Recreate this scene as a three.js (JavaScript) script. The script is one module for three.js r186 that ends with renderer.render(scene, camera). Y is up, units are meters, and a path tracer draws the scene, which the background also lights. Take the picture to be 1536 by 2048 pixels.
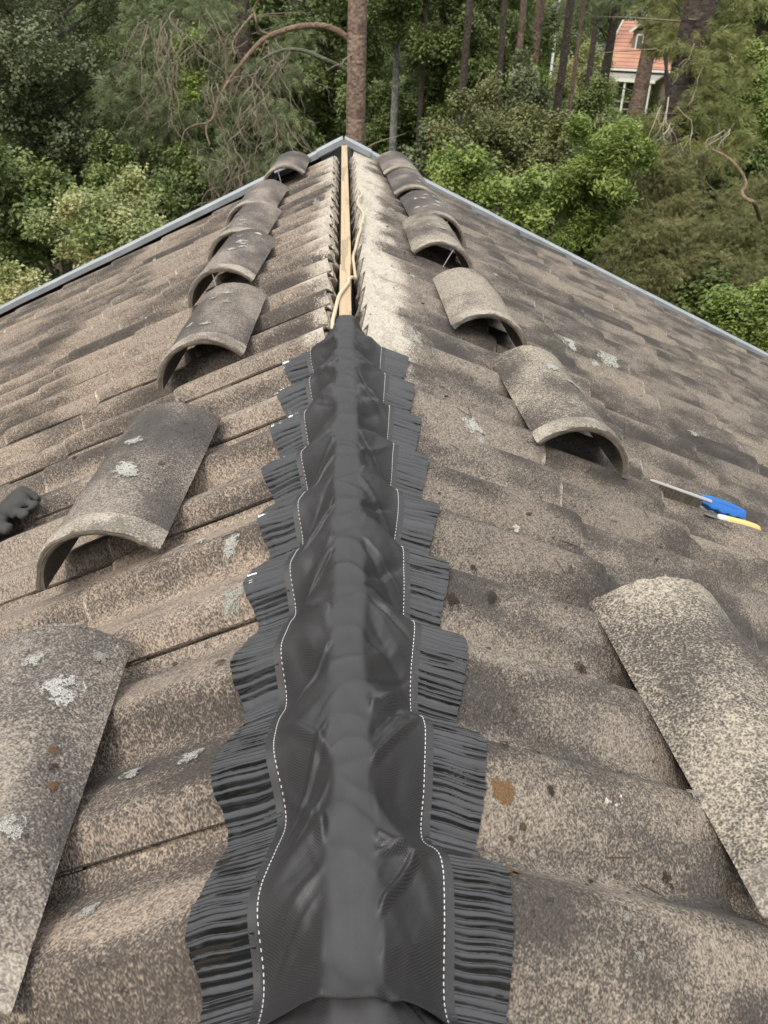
import * as THREE from 'three';
import { mergeGeometries, toCreasedNormals } from 'three/addons/utils/BufferGeometryUtils.js';
import { RoundedBoxGeometry } from 'three/addons/geometries/RoundedBoxGeometry.js';
import { MarchingCubes } from 'three/addons/objects/MarchingCubes.js';

// ---------------------------------------------------------------- camera, sky, sun, exposure
const H = 5.4;                                   // height of the ridge above the ground
const scene = new THREE.Scene();
const camera = new THREE.PerspectiveCamera(67.38, 0.75, 0.02, 400);
const EYE = new THREE.Vector3(0, H + 0.60, 0);
const FWD = new THREE.Vector3(0.046812, -0.542612, -0.838678);
camera.up.set(0.011067, 0.839829, -0.542738);
camera.position.copy(EYE);
camera.lookAt(EYE.clone().add(FWD));
camera.focus = 1.1;
camera.userData.fStop = 13;
camera.updateMatrixWorld(true);

{ // an overcast sky, a little brighter overhead
  const W = 128, Hh = 64, d = new Float32Array(W * Hh * 4);
  for (let j = 0; j < Hh; j++) for (let i = 0; i < W; i++) {
    const el = ((j + 0.5) / Hh - 0.5) * Math.PI, s = Math.max(0, Math.sin(el));
    const L = 0.4 + 0.84 * s, o = (j * W + i) * 4;
    d[o] = L * 0.995; d[o + 1] = L * 1.0; d[o + 2] = L * 1.015; d[o + 3] = 1;
  }
  const sky = new THREE.DataTexture(d, W, Hh, THREE.RGBAFormat, THREE.FloatType);
  sky.mapping = THREE.EquirectangularReflectionMapping; sky.magFilter = sky.minFilter = THREE.LinearFilter; sky.needsUpdate = true;
  scene.background = sky; scene.environment = sky;
}
const sun = new THREE.DirectionalLight(0xfff2e2, 1.5);
sun.position.set(-7, H + 20, 11); sun.target.position.set(0, H - 0.5, -3);
sun.castShadow = true; sun.shadow.radius = 28; sun.shadow.mapSize.set(2048, 2048);
Object.assign(sun.shadow.camera, { left: -30, right: 30, top: 40, bottom: -40, near: 1, far: 120 });
scene.add(sun, sun.target);
const renderer = new THREE.WebGLRenderer({ antialias: true });
renderer.toneMapping = THREE.LinearToneMapping;
renderer.toneMappingExposure = 1.64;
renderer.shadowMap.enabled = true;

// ---------------------------------------------------------------- helpers
const rng = (s) => () => { s |= 0; s = s + 0x6D2B79F5 | 0; let t = Math.imul(s ^ s >>> 15, 1 | s); t = t + Math.imul(t ^ t >>> 7, 61 | t) ^ t; return ((t ^ t >>> 14) >>> 0) / 4294967296; };
const lerp = (a, b, t) => a + (b - a) * t, clamp = (x, a = 0, b = 1) => Math.min(b, Math.max(a, x));
const sstep = (a, b, x) => { const t = clamp((x - a) / (b - a)); return t * t * (3 - 2 * t); };
const V = (x, y, z) => new THREE.Vector3(x, y, z);
const hash = (n) => { const s = Math.sin(n * 127.1 + 11.7) * 43758.5453; return s - Math.floor(s); };
const n1 = (x, seed = 0) => { const i = Math.floor(x), f = x - i, t = f * f * (3 - 2 * f); return lerp(hash(i + seed * 57.3), hash(i + 1 + seed * 57.3), t) * 2 - 1; };
const n2 = (x, y, seed = 0) => {
  const i = Math.floor(x), j = Math.floor(y), fx = x - i, fy = y - j, tx = fx * fx * (3 - 2 * fx), ty = fy * fy * (3 - 2 * fy), k = (a, b) => hash(a * 1.37 + b * 61.7 + seed * 17.3);
  return lerp(lerp(k(i, j), k(i + 1, j), tx), lerp(k(i, j + 1), k(i + 1, j + 1), tx), ty) * 2 - 1;
};
const n3 = (x, y, z, seed = 0) => lerp(n2(x + Math.floor(z) * 19.7, y, seed), n2(x + (Math.floor(z) + 1) * 19.7, y, seed), sstep(0, 1, z - Math.floor(z)));
const taken = {};
const numbered = (name) => { const n = taken[name] = (taken[name] ?? -1) + 1; return n ? `${name}_${String(n).padStart(3, '0')}` : name; };
const shade = (o) => { o.traverse((c) => { if (c.isMesh) { c.castShadow = true; c.receiveShadow = true; } }); return o; };
function mesh(name, geometry, material, parent) { const m = new THREE.Mesh(geometry, material); m.name = name; m.castShadow = m.receiveShadow = true; if (parent) parent.add(m); return m; }
function thing(name, label, category, group, position = [0, 0, 0]) {
  const o = new THREE.Group(); o.name = numbered(name); o.position.set(...position); o.userData = { label, category };
  if (group) o.userData.group = group;
  scene.add(o); return o;
}
function structure(m) { m.userData.kind = 'structure'; scene.add(m); return m; }
// a grid of points (nu+1) x (nv+1) as a geometry; fn(i, j) gives [x, y, z, u, v]
function grid(nu, nv, fn) {
  const p = [], t = [], ix = [];
  for (let j = 0; j <= nv; j++) for (let i = 0; i <= nu; i++) { const q = fn(i / nu, j / nv); p.push(q[0], q[1], q[2]); t.push(q[3] ?? i / nu, q[4] ?? j / nv); }
  const w = nu + 1;
  for (let j = 0; j < nv; j++) for (let i = 0; i < nu; i++) { const a = j * w + i; ix.push(a, a + 1, a + w + 1, a, a + w + 1, a + w); }
  const g = new THREE.BufferGeometry();
  g.setAttribute('position', new THREE.Float32BufferAttribute(p, 3)); g.setAttribute('uv', new THREE.Float32BufferAttribute(t, 2));
  g.setIndex(ix); g.computeVertexNormals(); return g;
}
// a tapering tube through points, with a radius at each
function tube(points, radii, sides = 7, uvLen = 1) {
  const pos = [], uv = [], ix = []; let len = 0, N = V(1, 0, 0);
  for (let i = 0; i < points.length; i++) {
    const d = points[Math.min(i + 1, points.length - 1)].clone().sub(points[Math.max(i - 1, 0)]).normalize();
    if (Math.abs(d.dot(N)) > 0.9) N = Math.abs(d.x) < 0.8 ? V(1, 0, 0) : V(0, 0, 1);
    N = N.clone().sub(d.clone().multiplyScalar(d.dot(N))).normalize(); const B = d.clone().cross(N);
    if (i) len += points[i].distanceTo(points[i - 1]);
    for (let k = 0; k <= sides; k++) {
      const a = k / sides * Math.PI * 2, c = Math.cos(a) * radii[i], s = Math.sin(a) * radii[i];
      pos.push(points[i].x + N.x * c + B.x * s, points[i].y + N.y * c + B.y * s, points[i].z + N.z * c + B.z * s);
      uv.push(k / sides, len / uvLen);
    }
  }
  const w = sides + 1;
  for (let i = 0; i < points.length - 1; i++) for (let k = 0; k < sides; k++) { const a = i * w + k; ix.push(a, a + w, a + w + 1, a, a + w + 1, a + 1); }
  const g = new THREE.BufferGeometry();
  g.setAttribute('position', new THREE.Float32BufferAttribute(pos, 3)); g.setAttribute('uv', new THREE.Float32BufferAttribute(uv, 2));
  g.setIndex(ix); g.computeVertexNormals(); return g;
}
function box(w, h, d, x = 0, y = 0, z = 0) { return new THREE.BoxGeometry(w, h, d).translate(x, y, z); }

// ---- computed textures
function layer(W, Hh, cx, cy, seed) { // value noise that repeats at the edges, 0..1
  const r = rng(seed * 7919 + 13), lat = new Float32Array(cx * cy), out = new Float32Array(W * Hh);
  for (let i = 0; i < lat.length; i++) lat[i] = r();
  const X0 = new Int32Array(W), X1 = new Int32Array(W), TX = new Float32Array(W);
  for (let i = 0; i < W; i++) { const x = i / W * cx, a = Math.floor(x), f = x - a; X0[i] = a; X1[i] = (a + 1) % cx; TX[i] = f * f * (3 - 2 * f); }
  for (let j = 0; j < Hh; j++) {
    const y = j / Hh * cy, b = Math.floor(y), f = y - b, ty = f * f * (3 - 2 * f), r0 = b * cx, r1 = ((b + 1) % cy) * cx;
    for (let i = 0; i < W; i++) {
      const a = lat[r0 + X0[i]], c = lat[r0 + X1[i]], d = lat[r1 + X0[i]], e = lat[r1 + X1[i]], t = TX[i];
      const p = a + (c - a) * t, q = d + (e - d) * t; out[j * W + i] = p + (q - p) * ty;
    }
  }
  return out;
}
function fbm(W, Hh, cx, cy, seed, oct = 3, gain = 0.5) {
  const out = new Float32Array(W * Hh); let a = 1, s = 0;
  for (let o = 0; o < oct; o++) { const l = layer(W, Hh, cx << o, cy << o, seed + o * 31); for (let i = 0; i < out.length; i++) out[i] += l[i] * a; s += a; a *= gain; }
  for (let i = 0; i < out.length; i++) out[i] /= s;
  return out;
}
const enc = (x) => { x = clamp(x); return 255 * (x < 0.0031308 ? x * 12.92 : 1.055 * Math.pow(x, 1 / 2.4) - 0.055); };
const ENC = new Uint8Array(4097).map((_, i) => enc(i / 4096) + 0.5);
function texture(W, Hh, fill, color = true, sx = 1, sy = 1) { // sx, sy: metres that the picture covers
  const d = new Uint8Array(W * Hh * 4), c = [0, 0, 0];
  for (let j = 0, i = 0; j < Hh; j++) for (let x = 0; x < W; x++, i++) {
    fill(i, x, j, c);
    for (let k = 0; k < 3; k++) d[i * 4 + k] = color ? ENC[Math.round(clamp(c[k]) * 4096)] : clamp(c[0]) * 255;
    d[i * 4 + 3] = 255;
  }
  const t = new THREE.DataTexture(d, W, Hh, THREE.RGBAFormat);
  t.wrapS = t.wrapT = THREE.RepeatWrapping; t.magFilter = THREE.LinearFilter; t.minFilter = THREE.LinearMipmapLinearFilter; t.generateMipmaps = true;
  if (color) t.colorSpace = THREE.SRGBColorSpace;
  t.repeat.set(1 / sx, 1 / sy); t.needsUpdate = true; return t;
}
// weathered concrete: dark crust, pale sand showing through in grainy patches, lichen
function concrete(W, Hh, sx, sy, o) {
  const px = W / sx, c = (m) => Math.max(2, Math.round(sx / m)), cy = (m) => Math.max(2, Math.round(sy / m));
  const a = layer(W, Hh, c(0.0013), cy(0.0013), o.seed), b = layer(W, Hh, c(0.0029), cy(0.0029), o.seed + 1), e = layer(W, Hh, c(0.007), cy(0.007), o.seed + 2);
  const m = fbm(W, Hh, c(o.patch), cy(o.patch * o.stretch), o.seed + 3, 4, 0.5), l = fbm(W, Hh, c(0.3), cy(0.3), o.seed + 4, 2), q = fbm(W, Hh, c(0.05), cy(0.05), o.seed + 9, 4, 0.6);
  const r = rng(o.seed + 77), spots = [];
  for (let i = 0; i < o.lichen; i++) { const x = r() * W, y = r() * Hh, n = 1 + Math.floor(r() * 5), R = lerp(0.003, 0.011, r() * r()) * px; for (let k = 0; k < n; k++) spots.push([x + (r() - 0.5) * R * 4 * (k > 0), y + (r() - 0.5) * R * 3 * (k > 0), R * (0.4 + 0.6 * r()), 0]); }
  for (let i = 0; i < o.moss; i++) { const x = r() * W, y = r() * Hh; for (let k = 0; k < 9; k++) spots.push([x + (r() + r() - 1) * 0.08 * px, y + (r() + r() - 1) * 0.05 * px, lerp(0.001, 0.0042, r() * r()) * px, 1]); }
  const mask = new Float32Array(W * Hh), moss = new Float32Array(W * Hh);
  for (const [x, y, R, k] of spots) for (let j = Math.floor(y - R * 1.8); j < y + R * 1.8; j++) for (let i = Math.floor(x - R * 1.8); i < x + R * 1.8; i++) {
    const id = ((j % Hh) + Hh) % Hh * W + ((i % W) + W) % W, d = Math.hypot(i - x, j - y) / R, v = 1 - d + (q[id] - 0.5) * 2.4 + (b[id] - 0.5) * 1.2 + (e[id] - 0.5) * 0.8;
    const t = k ? moss : mask; t[id] = Math.max(t[id], sstep(0.0, 0.4, v));
  }
  const map = texture(W, Hh, (i, x, y, C) => {
    const s = 0.7 * a[i] + 0.22 * b[i] + 0.08 * e[i], band = o.band ? o.band(x / W * sx, y / Hh * sy, m[i], s, q[i]) : 0;
    const lean = 1.9 * (m[i] - 0.5) + 0.3 * (l[i] - 0.5) + 0.25 * (q[i] - 0.5), thr = Math.max(0.33, o.cover - lean * 0.8), pale = sstep(thr - 0.36, thr + 0.4, s), v = 0.6 + 0.8 * a[i], w = 0.82 + 0.36 * l[i];
    for (let k = 0; k < 3; k++) {
      const dk = o.dark[k] * (1 + 0.9 * (m[i] - 0.5));
      let z = lerp(dk * v * w, o.pale[k] * (0.6 + 0.36 * b[i] + 0.4 * a[i]), pale * o.mix);
      if (band) z = lerp(z, o.lime[k] * (0.74 + 0.4 * b[i]), band);
      if (e[i] * 0.8 + b[i] * 0.6 > 1.08) z *= 0.55;
      z = lerp(z, o.white[k] * (0.6 + 0.55 * b[i]), mask[i] * 0.8);
      z = lerp(z, [0.05, 0.033, 0.02][k] * (0.6 + a[i]), moss[i] * 0.85);
      C[k] = z;
    }
  }, true, sx, sy);
  return { map, a, b, e, q };
}
const grainBump = (W, Hh, L, sx, sy) => texture(W, Hh, (i, x, y, C) => { C[0] = 0.5 * L.a[i] + 0.32 * L.b[i] + 0.12 * L.e[i] + 0.3 * (L.q[i] - 0.5); }, false, sx, sy);

// ---------------------------------------------------------------- the roof's shape
const A = Math.atan(0.4557), CA = Math.cos(A), SA = Math.sin(A), TA = 0.4557;
const GAUGE = 0.31, LEN = 0.42, THICK = 0.0085, U0 = 0.0195, ROWS = 11;
const stepOf = (side) => (side < 0 ? 0.0085 : 0.017);
const waveV = (v) => { const th = (v - 0.115) / 0.15 * Math.PI * 2, c = Math.cos(th + 0.52 * (1 - Math.cos(th))); return 0.0195 * (c + 0.12 * (c * c - 0.5)); };
// normal height of the tiles over the slope plane, u metres down the slope, at world z
function roofN(side, u, z) {
  const Z = side < 0 ? -z : z, Zc0 = side < 0 ? 0.62 : -0.415, v = -(Z - Zc0);
  const k = Math.max(0, Math.floor((u - U0 - LEN) / GAUGE) + 1);
  return waveV(v) + stepOf(side) * (u - U0 - GAUGE * k) / GAUGE;
}
const roofY = (x, z, flat = 1) => { const s = x < 0 ? -1 : 1, u = Math.abs(x) / CA; return -Math.abs(x) * TA + roofN(s, u, z) * flat / CA; };

// ---------------------------------------------------------------- materials
const TW = 2048;
const pinkish = { dark: [0.088, 0.077, 0.069], pale: [0.335, 0.28, 0.232], white: [0.6, 0.6, 0.57], lime: [0.5, 0.47, 0.415], mix: 0.9 };
const greyish = { dark: [0.077, 0.07, 0.064], pale: [0.27, 0.235, 0.198], white: [0.58, 0.58, 0.55], lime: [0.52, 0.49, 0.43], mix: 0.85 };
const cl = concrete(TW, TW, 1.3, 1.3, { ...pinkish, seed: 3, patch: 0.05, stretch: 5.0, cover: 0.545, lichen: 12, moss: 2 });
const cr = concrete(TW, TW, 1.3, 1.3, { ...greyish, seed: 21, patch: 0.06, stretch: 2.2, cover: 0.6, lichen: 6, moss: 30 });
const bandOf = (w, edge) => (x, y, m, s, q) => sstep(0.1, -0.1, (y - (w + edge * (m - 0.5) * 2)) / 0.08 + (s - 0.5) * 1.6) * (q > 0.62 ? 0.75 : 1);
const topL = concrete(2048, 640, 1.5, 0.47, { ...pinkish, seed: 41, patch: 0.045, stretch: 4.0, cover: 0.53, lichen: 5, moss: 1, band: bandOf(0.045, 0.09) });
const topR = concrete(2048, 640, 1.5, 0.47, { ...greyish, seed: 51, patch: 0.06, stretch: 2.2, cover: 0.6, lichen: 3, moss: 9, band: bandOf(0.095, 0.07) });
const tint = (c, m) => { const t = m.clone(); t.vertexColors = true; t.color.setRGB(...c); return t; };
const std = (o) => new THREE.MeshStandardMaterial({ metalness: 0, roughness: 0.9, ...o });
const bumpL = grainBump(TW, TW, cl, 1.3, 1.3);
const tileL = std({ map: cl.map, bumpMap: bumpL, bumpScale: 0.0028, roughness: 0.92 });
const tileR = std({ map: cr.map, bumpMap: bumpL, bumpScale: 0.0028, roughness: 0.92 });
const tileTopL = std({ vertexColors: true, map: topL.map, bumpMap: grainBump(2048, 640, topL, 1.5, 0.47), bumpScale: 0.0028 });
const tileTopR = std({ vertexColors: true, map: topR.map, bumpMap: grainBump(2048, 640, topR, 1.5, 0.47), bumpScale: 0.0028 });
const TONES = [[1, 1, 1], [0.93, 0.925, 0.92], [1.04, 1.02, 1.0], [0.97, 0.975, 0.98]];
const matsL = TONES.map((c) => tint(c, tileL)), matsR = [[1, 1, 1], [0.86, 0.86, 0.86], [1.1, 1.09, 1.07], [0.94, 0.95, 0.96]].map((c) => tint(c, tileR));
const ridgeDark = concrete(1280, 1280, 0.8, 0.8, { dark: [0.092, 0.082, 0.074], pale: [0.31, 0.27, 0.225], white: [0.6, 0.6, 0.56], mix: 0.85, seed: 61, patch: 0.09, stretch: 1.5, cover: 0.66, lichen: 5, moss: 4 });
const ridgePale = concrete(1280, 1280, 0.8, 0.8, { dark: [0.09, 0.08, 0.07], pale: [0.38, 0.34, 0.272], white: [0.6, 0.6, 0.56], mix: 0.9, seed: 71, patch: 0.11, stretch: 1.6, cover: 0.46, lichen: 2, moss: 1 });
const ridgeBump = grainBump(1280, 1280, ridgePale, 0.8, 0.8);
const ridgeMats = [ridgeDark, ridgePale].map((c) => std({ map: c.map, bumpMap: ridgeBump, bumpScale: 0.0026 }));
const collarTex = concrete(512, 512, 0.4, 0.4, { dark: [0.22, 0.2, 0.168], pale: [0.41, 0.365, 0.305], white: [0.6, 0.6, 0.56], mix: 0.8, seed: 81, patch: 0.06, stretch: 1, cover: 0.46, lichen: 0, moss: 0 });
const collarMat = std({ map: collarTex.map, bumpMap: grainBump(512, 512, collarTex, 0.4, 0.4), bumpScale: 0.002 });
const brokenMat = std({ map: collarTex.map, color: new THREE.Color().setRGB(1.25, 1.22, 1.18), bumpMap: collarMat.bumpMap, bumpScale: 0.004 });
const weave = (() => { // woven polyester: staggered pale bumps, 1.9 mm apart
  const W = 256, f = (x, y) => { const s = 32, r = Math.floor(y / 16), X = ((x + (r % 2) * 16) % s) / s - 0.5, Y = (y % 16) / 16 - 0.5; return clamp(1.15 - (X * X * 6 + Y * Y * 4.2)); };
  const nz = layer(W, W, 64, 64, 5);
  return { map: texture(W, W, (i, x, y, c) => { const h = Math.pow(f(x, y), 2.2) * (0.8 + 0.4 * nz[i]); c[0] = 0.02 + 0.044 * h; c[1] = 0.02 + 0.044 * h; c[2] = 0.0215 + 0.046 * h; }, true, 0.0184, 0.0165),
    bump: texture(W, W, (i, x, y, c) => { c[0] = f(x, y) * 0.9; }, false, 0.0184, 0.0165) };
})();
const fabricMat = new THREE.MeshPhysicalMaterial({ map: weave.map, bumpMap: weave.bump, bumpScale: 0.00016, roughness: 0.42, metalness: 0, side: THREE.DoubleSide });
const filmMat = new THREE.MeshPhysicalMaterial({ color: new THREE.Color().setRGB(0.006, 0.0065, 0.0075), roughness: 0.11, metalness: 0, ior: 1.75, specularIntensity: 1, clearcoat: 0.3, clearcoatRoughness: 0.08, side: THREE.DoubleSide });
const threadMat = std({ color: new THREE.Color().setRGB(0.75, 0.75, 0.73), roughness: 0.7 });
const woodMat = (() => {
  const W = 256, Hh = 1024, g = layer(W, Hh, 40, 6, 3), g2 = layer(W, Hh, 110, 12, 4), k = fbm(W, Hh, 6, 10, 8, 3);
  return std({ map: texture(W, Hh, (i, x, y, c) => { const t = g[i] * 0.55 + g2[i] * 0.25 + k[i] * 0.3, s = 0.72 + 0.45 * t; const kn = k[i] > 0.66 ? 0.7 : 1; c[0] = 0.5 * s * kn; c[1] = 0.385 * s * (0.95 + 0.08 * k[i]) * kn; c[2] = 0.245 * s * kn; }, true, 0.12, 1.3),
    bumpMap: texture(W, Hh, (i, x, y, c) => { c[0] = g2[i]; }, false, 0.12, 1.3), bumpScale: 0.0006, roughness: 0.75 });
})();
const zincMat = (() => {
  const n = fbm(512, 512, 8, 8, 15, 4);
  return std({ map: texture(512, 512, (i, x, y, c) => { const s = 0.85 + 0.35 * n[i]; c[0] = 0.34 * s; c[1] = 0.37 * s; c[2] = 0.40 * s; }, true, 0.5, 0.5), metalness: 0.15, roughness: 0.5 });
})();
const feltMat = std({ color: new THREE.Color().setRGB(0.012, 0.012, 0.012), roughness: 0.95 });
const boardMat = std({ color: new THREE.Color().setRGB(0.05, 0.032, 0.026), roughness: 0.8 });
const lichenMats = [[0.45, 0.45, 0.415], [0.37, 0.375, 0.33], [0.2, 0.115, 0.055], [0.045, 0.03, 0.018]].map((c, s) => [0, 1, 2].map((k) => {
  const W = 192, n = layer(W, W, 64, 64, 90 + s + k * 5), m = fbm(W, W, 5, 5, 95 + s + k * 7, 4, 0.62), q = layer(W, W, 24, 24, 99 + s + k);
  const alpha = texture(W, W, (i, x, y, C) => { const d = Math.hypot(x / W - 0.5, y / W - 0.5) * 2; C[0] = sstep(0.0, 0.22, 0.78 - d + (m[i] - 0.5) * 1.5 + (n[i] - 0.5) * 0.35) * sstep(1, 0.9, d) * (s !== 2 && q[i] * 0.55 + n[i] * 0.45 > 0.62 ? 0.15 : 1); }, false);
  return std({ map: texture(W, W, (i, x, y, C) => { const v = 0.5 + 0.5 * n[i] + 0.35 * q[i]; for (let p = 0; p < 3; p++) C[p] = c[p] * v; }, true), alphaMap: alpha, transparent: true,
    bumpMap: texture(W, W, (i, x, y, C) => { C[0] = n[i]; }, false), bumpScale: 0.0012, roughness: 0.95 });
}));
const mortarMat = (() => {
  const n = layer(512, 512, 120, 120, 31), m = fbm(512, 512, 10, 10, 32, 3);
  return std({ map: texture(512, 512, (i, x, y, c) => { const s = 0.5 + 0.45 * n[i] + 0.4 * (m[i] - 0.4); c[0] = 0.5 * s; c[1] = 0.465 * s; c[2] = 0.405 * s; }, true, 0.3, 0.3), bumpMap: texture(512, 512, (i, x, y, c) => { c[0] = n[i]; }, false, 0.3, 0.3), bumpScale: 0.003 });
})();

// ---------------------------------------------------------------- the house under the roof
const Z_FAR = -4.47, Z_NEAR = 2.0;
const house = thing('house', 'house with weathered grey brown concrete tile roof, its ridge stripped open', 'house', null, [0, H, 0]);
const eaveX = (U0 + GAUGE * (ROWS - 1) + LEN) * CA;
function tileGeometry(uStart, uo, vo, seed, side) {
  const STEP = stepOf(side), THICK = STEP * 0.75;
  const us = [uStart, 0.11, 0.21, 0.31, 0.39, 0.41, 0.4165, 0.42].filter((u, i) => !i || u > uStart), nose = (u) => (u > 0.4 ? -0.0055 * Math.pow((u - 0.4) / 0.02, 2.2) : 0);
  const warp = (u, v) => 0.0014 * sstep(0.12, 0.15, v) + 0.0012 * n2(u * 9, v * 12, seed) + 0.0006 * n2(u * 40, v * 50, seed);
  const n = (u, v, d = 0) => waveV(v) + STEP * u / GAUGE + nose(u) + d + warp(u, v);
  const NV = 34, vs = Array.from({ length: NV + 1 }, (_, i) => lerp(-0.1462, 0.15, i / NV)), parts = [];
  // local axes: x down the slope, y off the slope, z = -v
  const at = (u, v, d) => [u + (u > 0.4 ? 0.0012 * n1(v * 90, seed) : 0), n(u, v, d), -v, v + vo, u + uo];
  const sheet = (nu, nv, f) => parts.push(grid(nu, nv, f));
  sheet(us.length - 1, NV, (i, j) => at(us[Math.round(i * (us.length - 1))], vs[Math.round(j * NV)], 0));
  sheet(1, 2, (i, j) => { const u = lerp(uStart, 0.405, i), v = lerp(-0.185, -0.1462, j), q = at(u, v, 0); q[1] -= 0.02; return q; });
  sheet(1, 1, (i, j) => at(lerp(uStart, LEN, i), -0.1462, lerp(-0.02, 0, j)));
  sheet(8, 2, (i, j) => { const u = lerp(uStart, LEN, i), q = at(u, 0.15, lerp(0, -THICK, j)); q[2] += 0.0022 * j * j + 0.0009 * n1(u * 60, seed + 4); q[3] += 0.012 * j; return q; });
  sheet(1, NV, (i, j) => { const q = at(LEN, vs[Math.round(j * NV)], 0); if (i) { q[1] -= THICK - 0.005; q[4] += 0.008; } return q; });
  sheet(1, NV, (i, j) => { const q = at(uStart, vs[Math.round(j * NV)], 0); if (!i) { q[1] -= THICK; q[4] -= 0.012; } return q; });
  sheet(1, NV, (i, j) => { const q = at(lerp(LEN - 0.14, LEN, i), vs[Math.round(NV - j * NV)], -THICK + (i ? 0.004 : 0)); return q; });
  const g = mergeGeometries(parts), p = g.attributes.position, c = [];
  for (let i = 0; i < p.count; i++) { const w = p.getX(i) > 0.415 ? clamp(0.5 + 0.9 * n1(p.getZ(i) * 70, seed + 6)) : 0, k = 1 + 1.1 * w; c.push(k, k * 0.985, k * 0.95); } // the sandy core shows along the worn lower edge
  g.setAttribute('color', new THREE.Float32BufferAttribute(c, 3)); return g;
}
const tileVars = { '-1': [], 1: [] }, topVars = { '-1': [], 1: [] };
{
  const r = rng(5);
  for (const side of [-1, 1]) {
    for (let row = 0; row < ROWS; row++) for (let k = 0; k < 4; k++) tileVars[side].push(tileGeometry(row ? 0 : 0.0305, GAUGE * row + k * 0.37, k * 0.325, row * 4 + k + 1, side)); // stains run on from course to course
    for (let i = 0; i < 5; i++) topVars[side].push(tileGeometry(0.0305, -0.0305 + 0.004, 0.15 + i * 0.3, i + 20, side));
  }
}
const inView = (p) => { const q = p.clone().project(camera); return q.z < 1 && Math.abs(q.x) < 1.12 && Math.abs(q.y) < 1.1 && p.clone().sub(EYE).dot(FWD) > 0; };
for (const side of [-1, 1]) {
  const slope = new THREE.Group(); slope.name = 'roof_slope'; slope.rotation.set(0, side < 0 ? Math.PI : 0, -A);
  slope.userData.label = side < 0 ? 'pinkish grey tiled slope with dark open joints between the tiles' : 'darker grey tiled slope with stepped courses';
  house.add(slope); house.updateMatrixWorld(true);
  const r = rng(side + 40), Zc0 = side < 0 ? 0.62 : -0.415, deck = eaveX / CA, rest = [];
  mesh('roof_underlay', new THREE.BoxGeometry(deck - 0.02, 0.02, Z_NEAR - Z_FAR - 0.06).translate(deck / 2, -0.075, (Z_NEAR + Z_FAR) / 2 * side), feltMat, slope);
  for (let row = 0; row < ROWS; row++) for (let k = -9; k <= 13; k++) {
    const Zc = Zc0 + (side < 0 ? 0.3 : -0.3) * k, wz = side < 0 ? -Zc : Zc;
    if (wz > Z_NEAR - 0.1 || wz < Z_FAR + 0.1) continue;
    const lime = row === 0 && wz < -1.35, g = lime ? topVars[side][(k + 15) % 5] : tileVars[side][row * 4 + (k + 12) % 4];
    const mats = side < 0 ? matsL : matsR, m = lime ? (side < 0 ? tileTopL : tileTopR) : mats[Math.floor(r() * 4)];
    const t = mesh('roof_tile', g, m);
    t.position.set(U0 + GAUGE * row + (r() - 0.5) * 0.005, (r() - 0.5) * 0.002, Zc + (r() - 0.5) * 0.001); t.rotation.y = (r() - 0.5) * 0.006; t.rotation.z = (r() - 0.5) * 0.004;
    const mid = slope.localToWorld(t.position.clone().add(V(0.2, 0, 0)));
    let seen = false;
    for (const du of [0, 0.21, 0.42]) for (const dz of [-0.15, 0, 0.15]) seen ||= inView(slope.localToWorld(t.position.clone().add(V(du, 0.02, dz))));
    if (seen) slope.add(t); else { t.updateMatrix(); rest.push(g.clone().applyMatrix4(t.matrix)); }
  }
  const far = mesh('tile_field', mergeGeometries(rest), matsL[1], slope); if (side > 0) far.material = matsR[1]; far.userData.kind = 'stuff';
  // lumps of broken bedding mortar under the top ends of the tiles
  const ed = [], NZ = 560;
  const mortar = grid(6, NZ, (i, j) => {
    const z = lerp(-0.1, Z_FAR + 0.08, j), u = 0.052, n0 = roofN(side, u, z), k = Math.round(i * 6), jag = n1(z * 61, side + 3) * 0.3 + n1(z * 173, side + 5) * 0.3 + n1(z * 19, side + 9) * 0.4;
    const prof = [[0.034, -0.011], [0.008, -0.012], [-0.003 - 0.004 * jag, -0.014], [-0.008 - 0.007 * jag, -0.022 - 0.004 * jag], [-0.004 - 0.009 * jag, -0.032 - 0.007 * jag], [0.006, -0.05 - 0.008 * jag], [0.03, -0.06]][k];
    const uu = u + prof[0], nn = n0 + prof[1];
    const X = uu * CA + nn * SA, Y = -uu * SA + nn * CA; return [side * X, Y, z, z, i * 0.08];
  });
  mesh('mortar_bed', toCreasedNormals(mortar, 0.5), mortarMat, house);
}
{ // timber along the ridge: two lengths, butted
  const beam = (z0, z1, dx, w) => {
    const g = new RoundedBoxGeometry(w, 0.085, z0 - z1, 2, 0.0025), p = g.attributes.position, uv = [];
    g.translate(0, 0.036 - 0.0425, (z0 + z1) / 2);
    for (let i = 0; i < p.count; i++) { p.setX(i, p.getX(i) + dx); uv.push(p.getX(i) + p.getY(i) * 0.7, p.getZ(i)); }
    g.setAttribute('uv', new THREE.Float32BufferAttribute(uv, 2)); return g;
  };
  mesh('ridge_batten', beam(1.9, -2.105, -0.001, 0.028), woodMat, house);
  mesh('ridge_batten', beam(-2.108, -4.36, 0.002, 0.029), woodMat, house);
}
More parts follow.
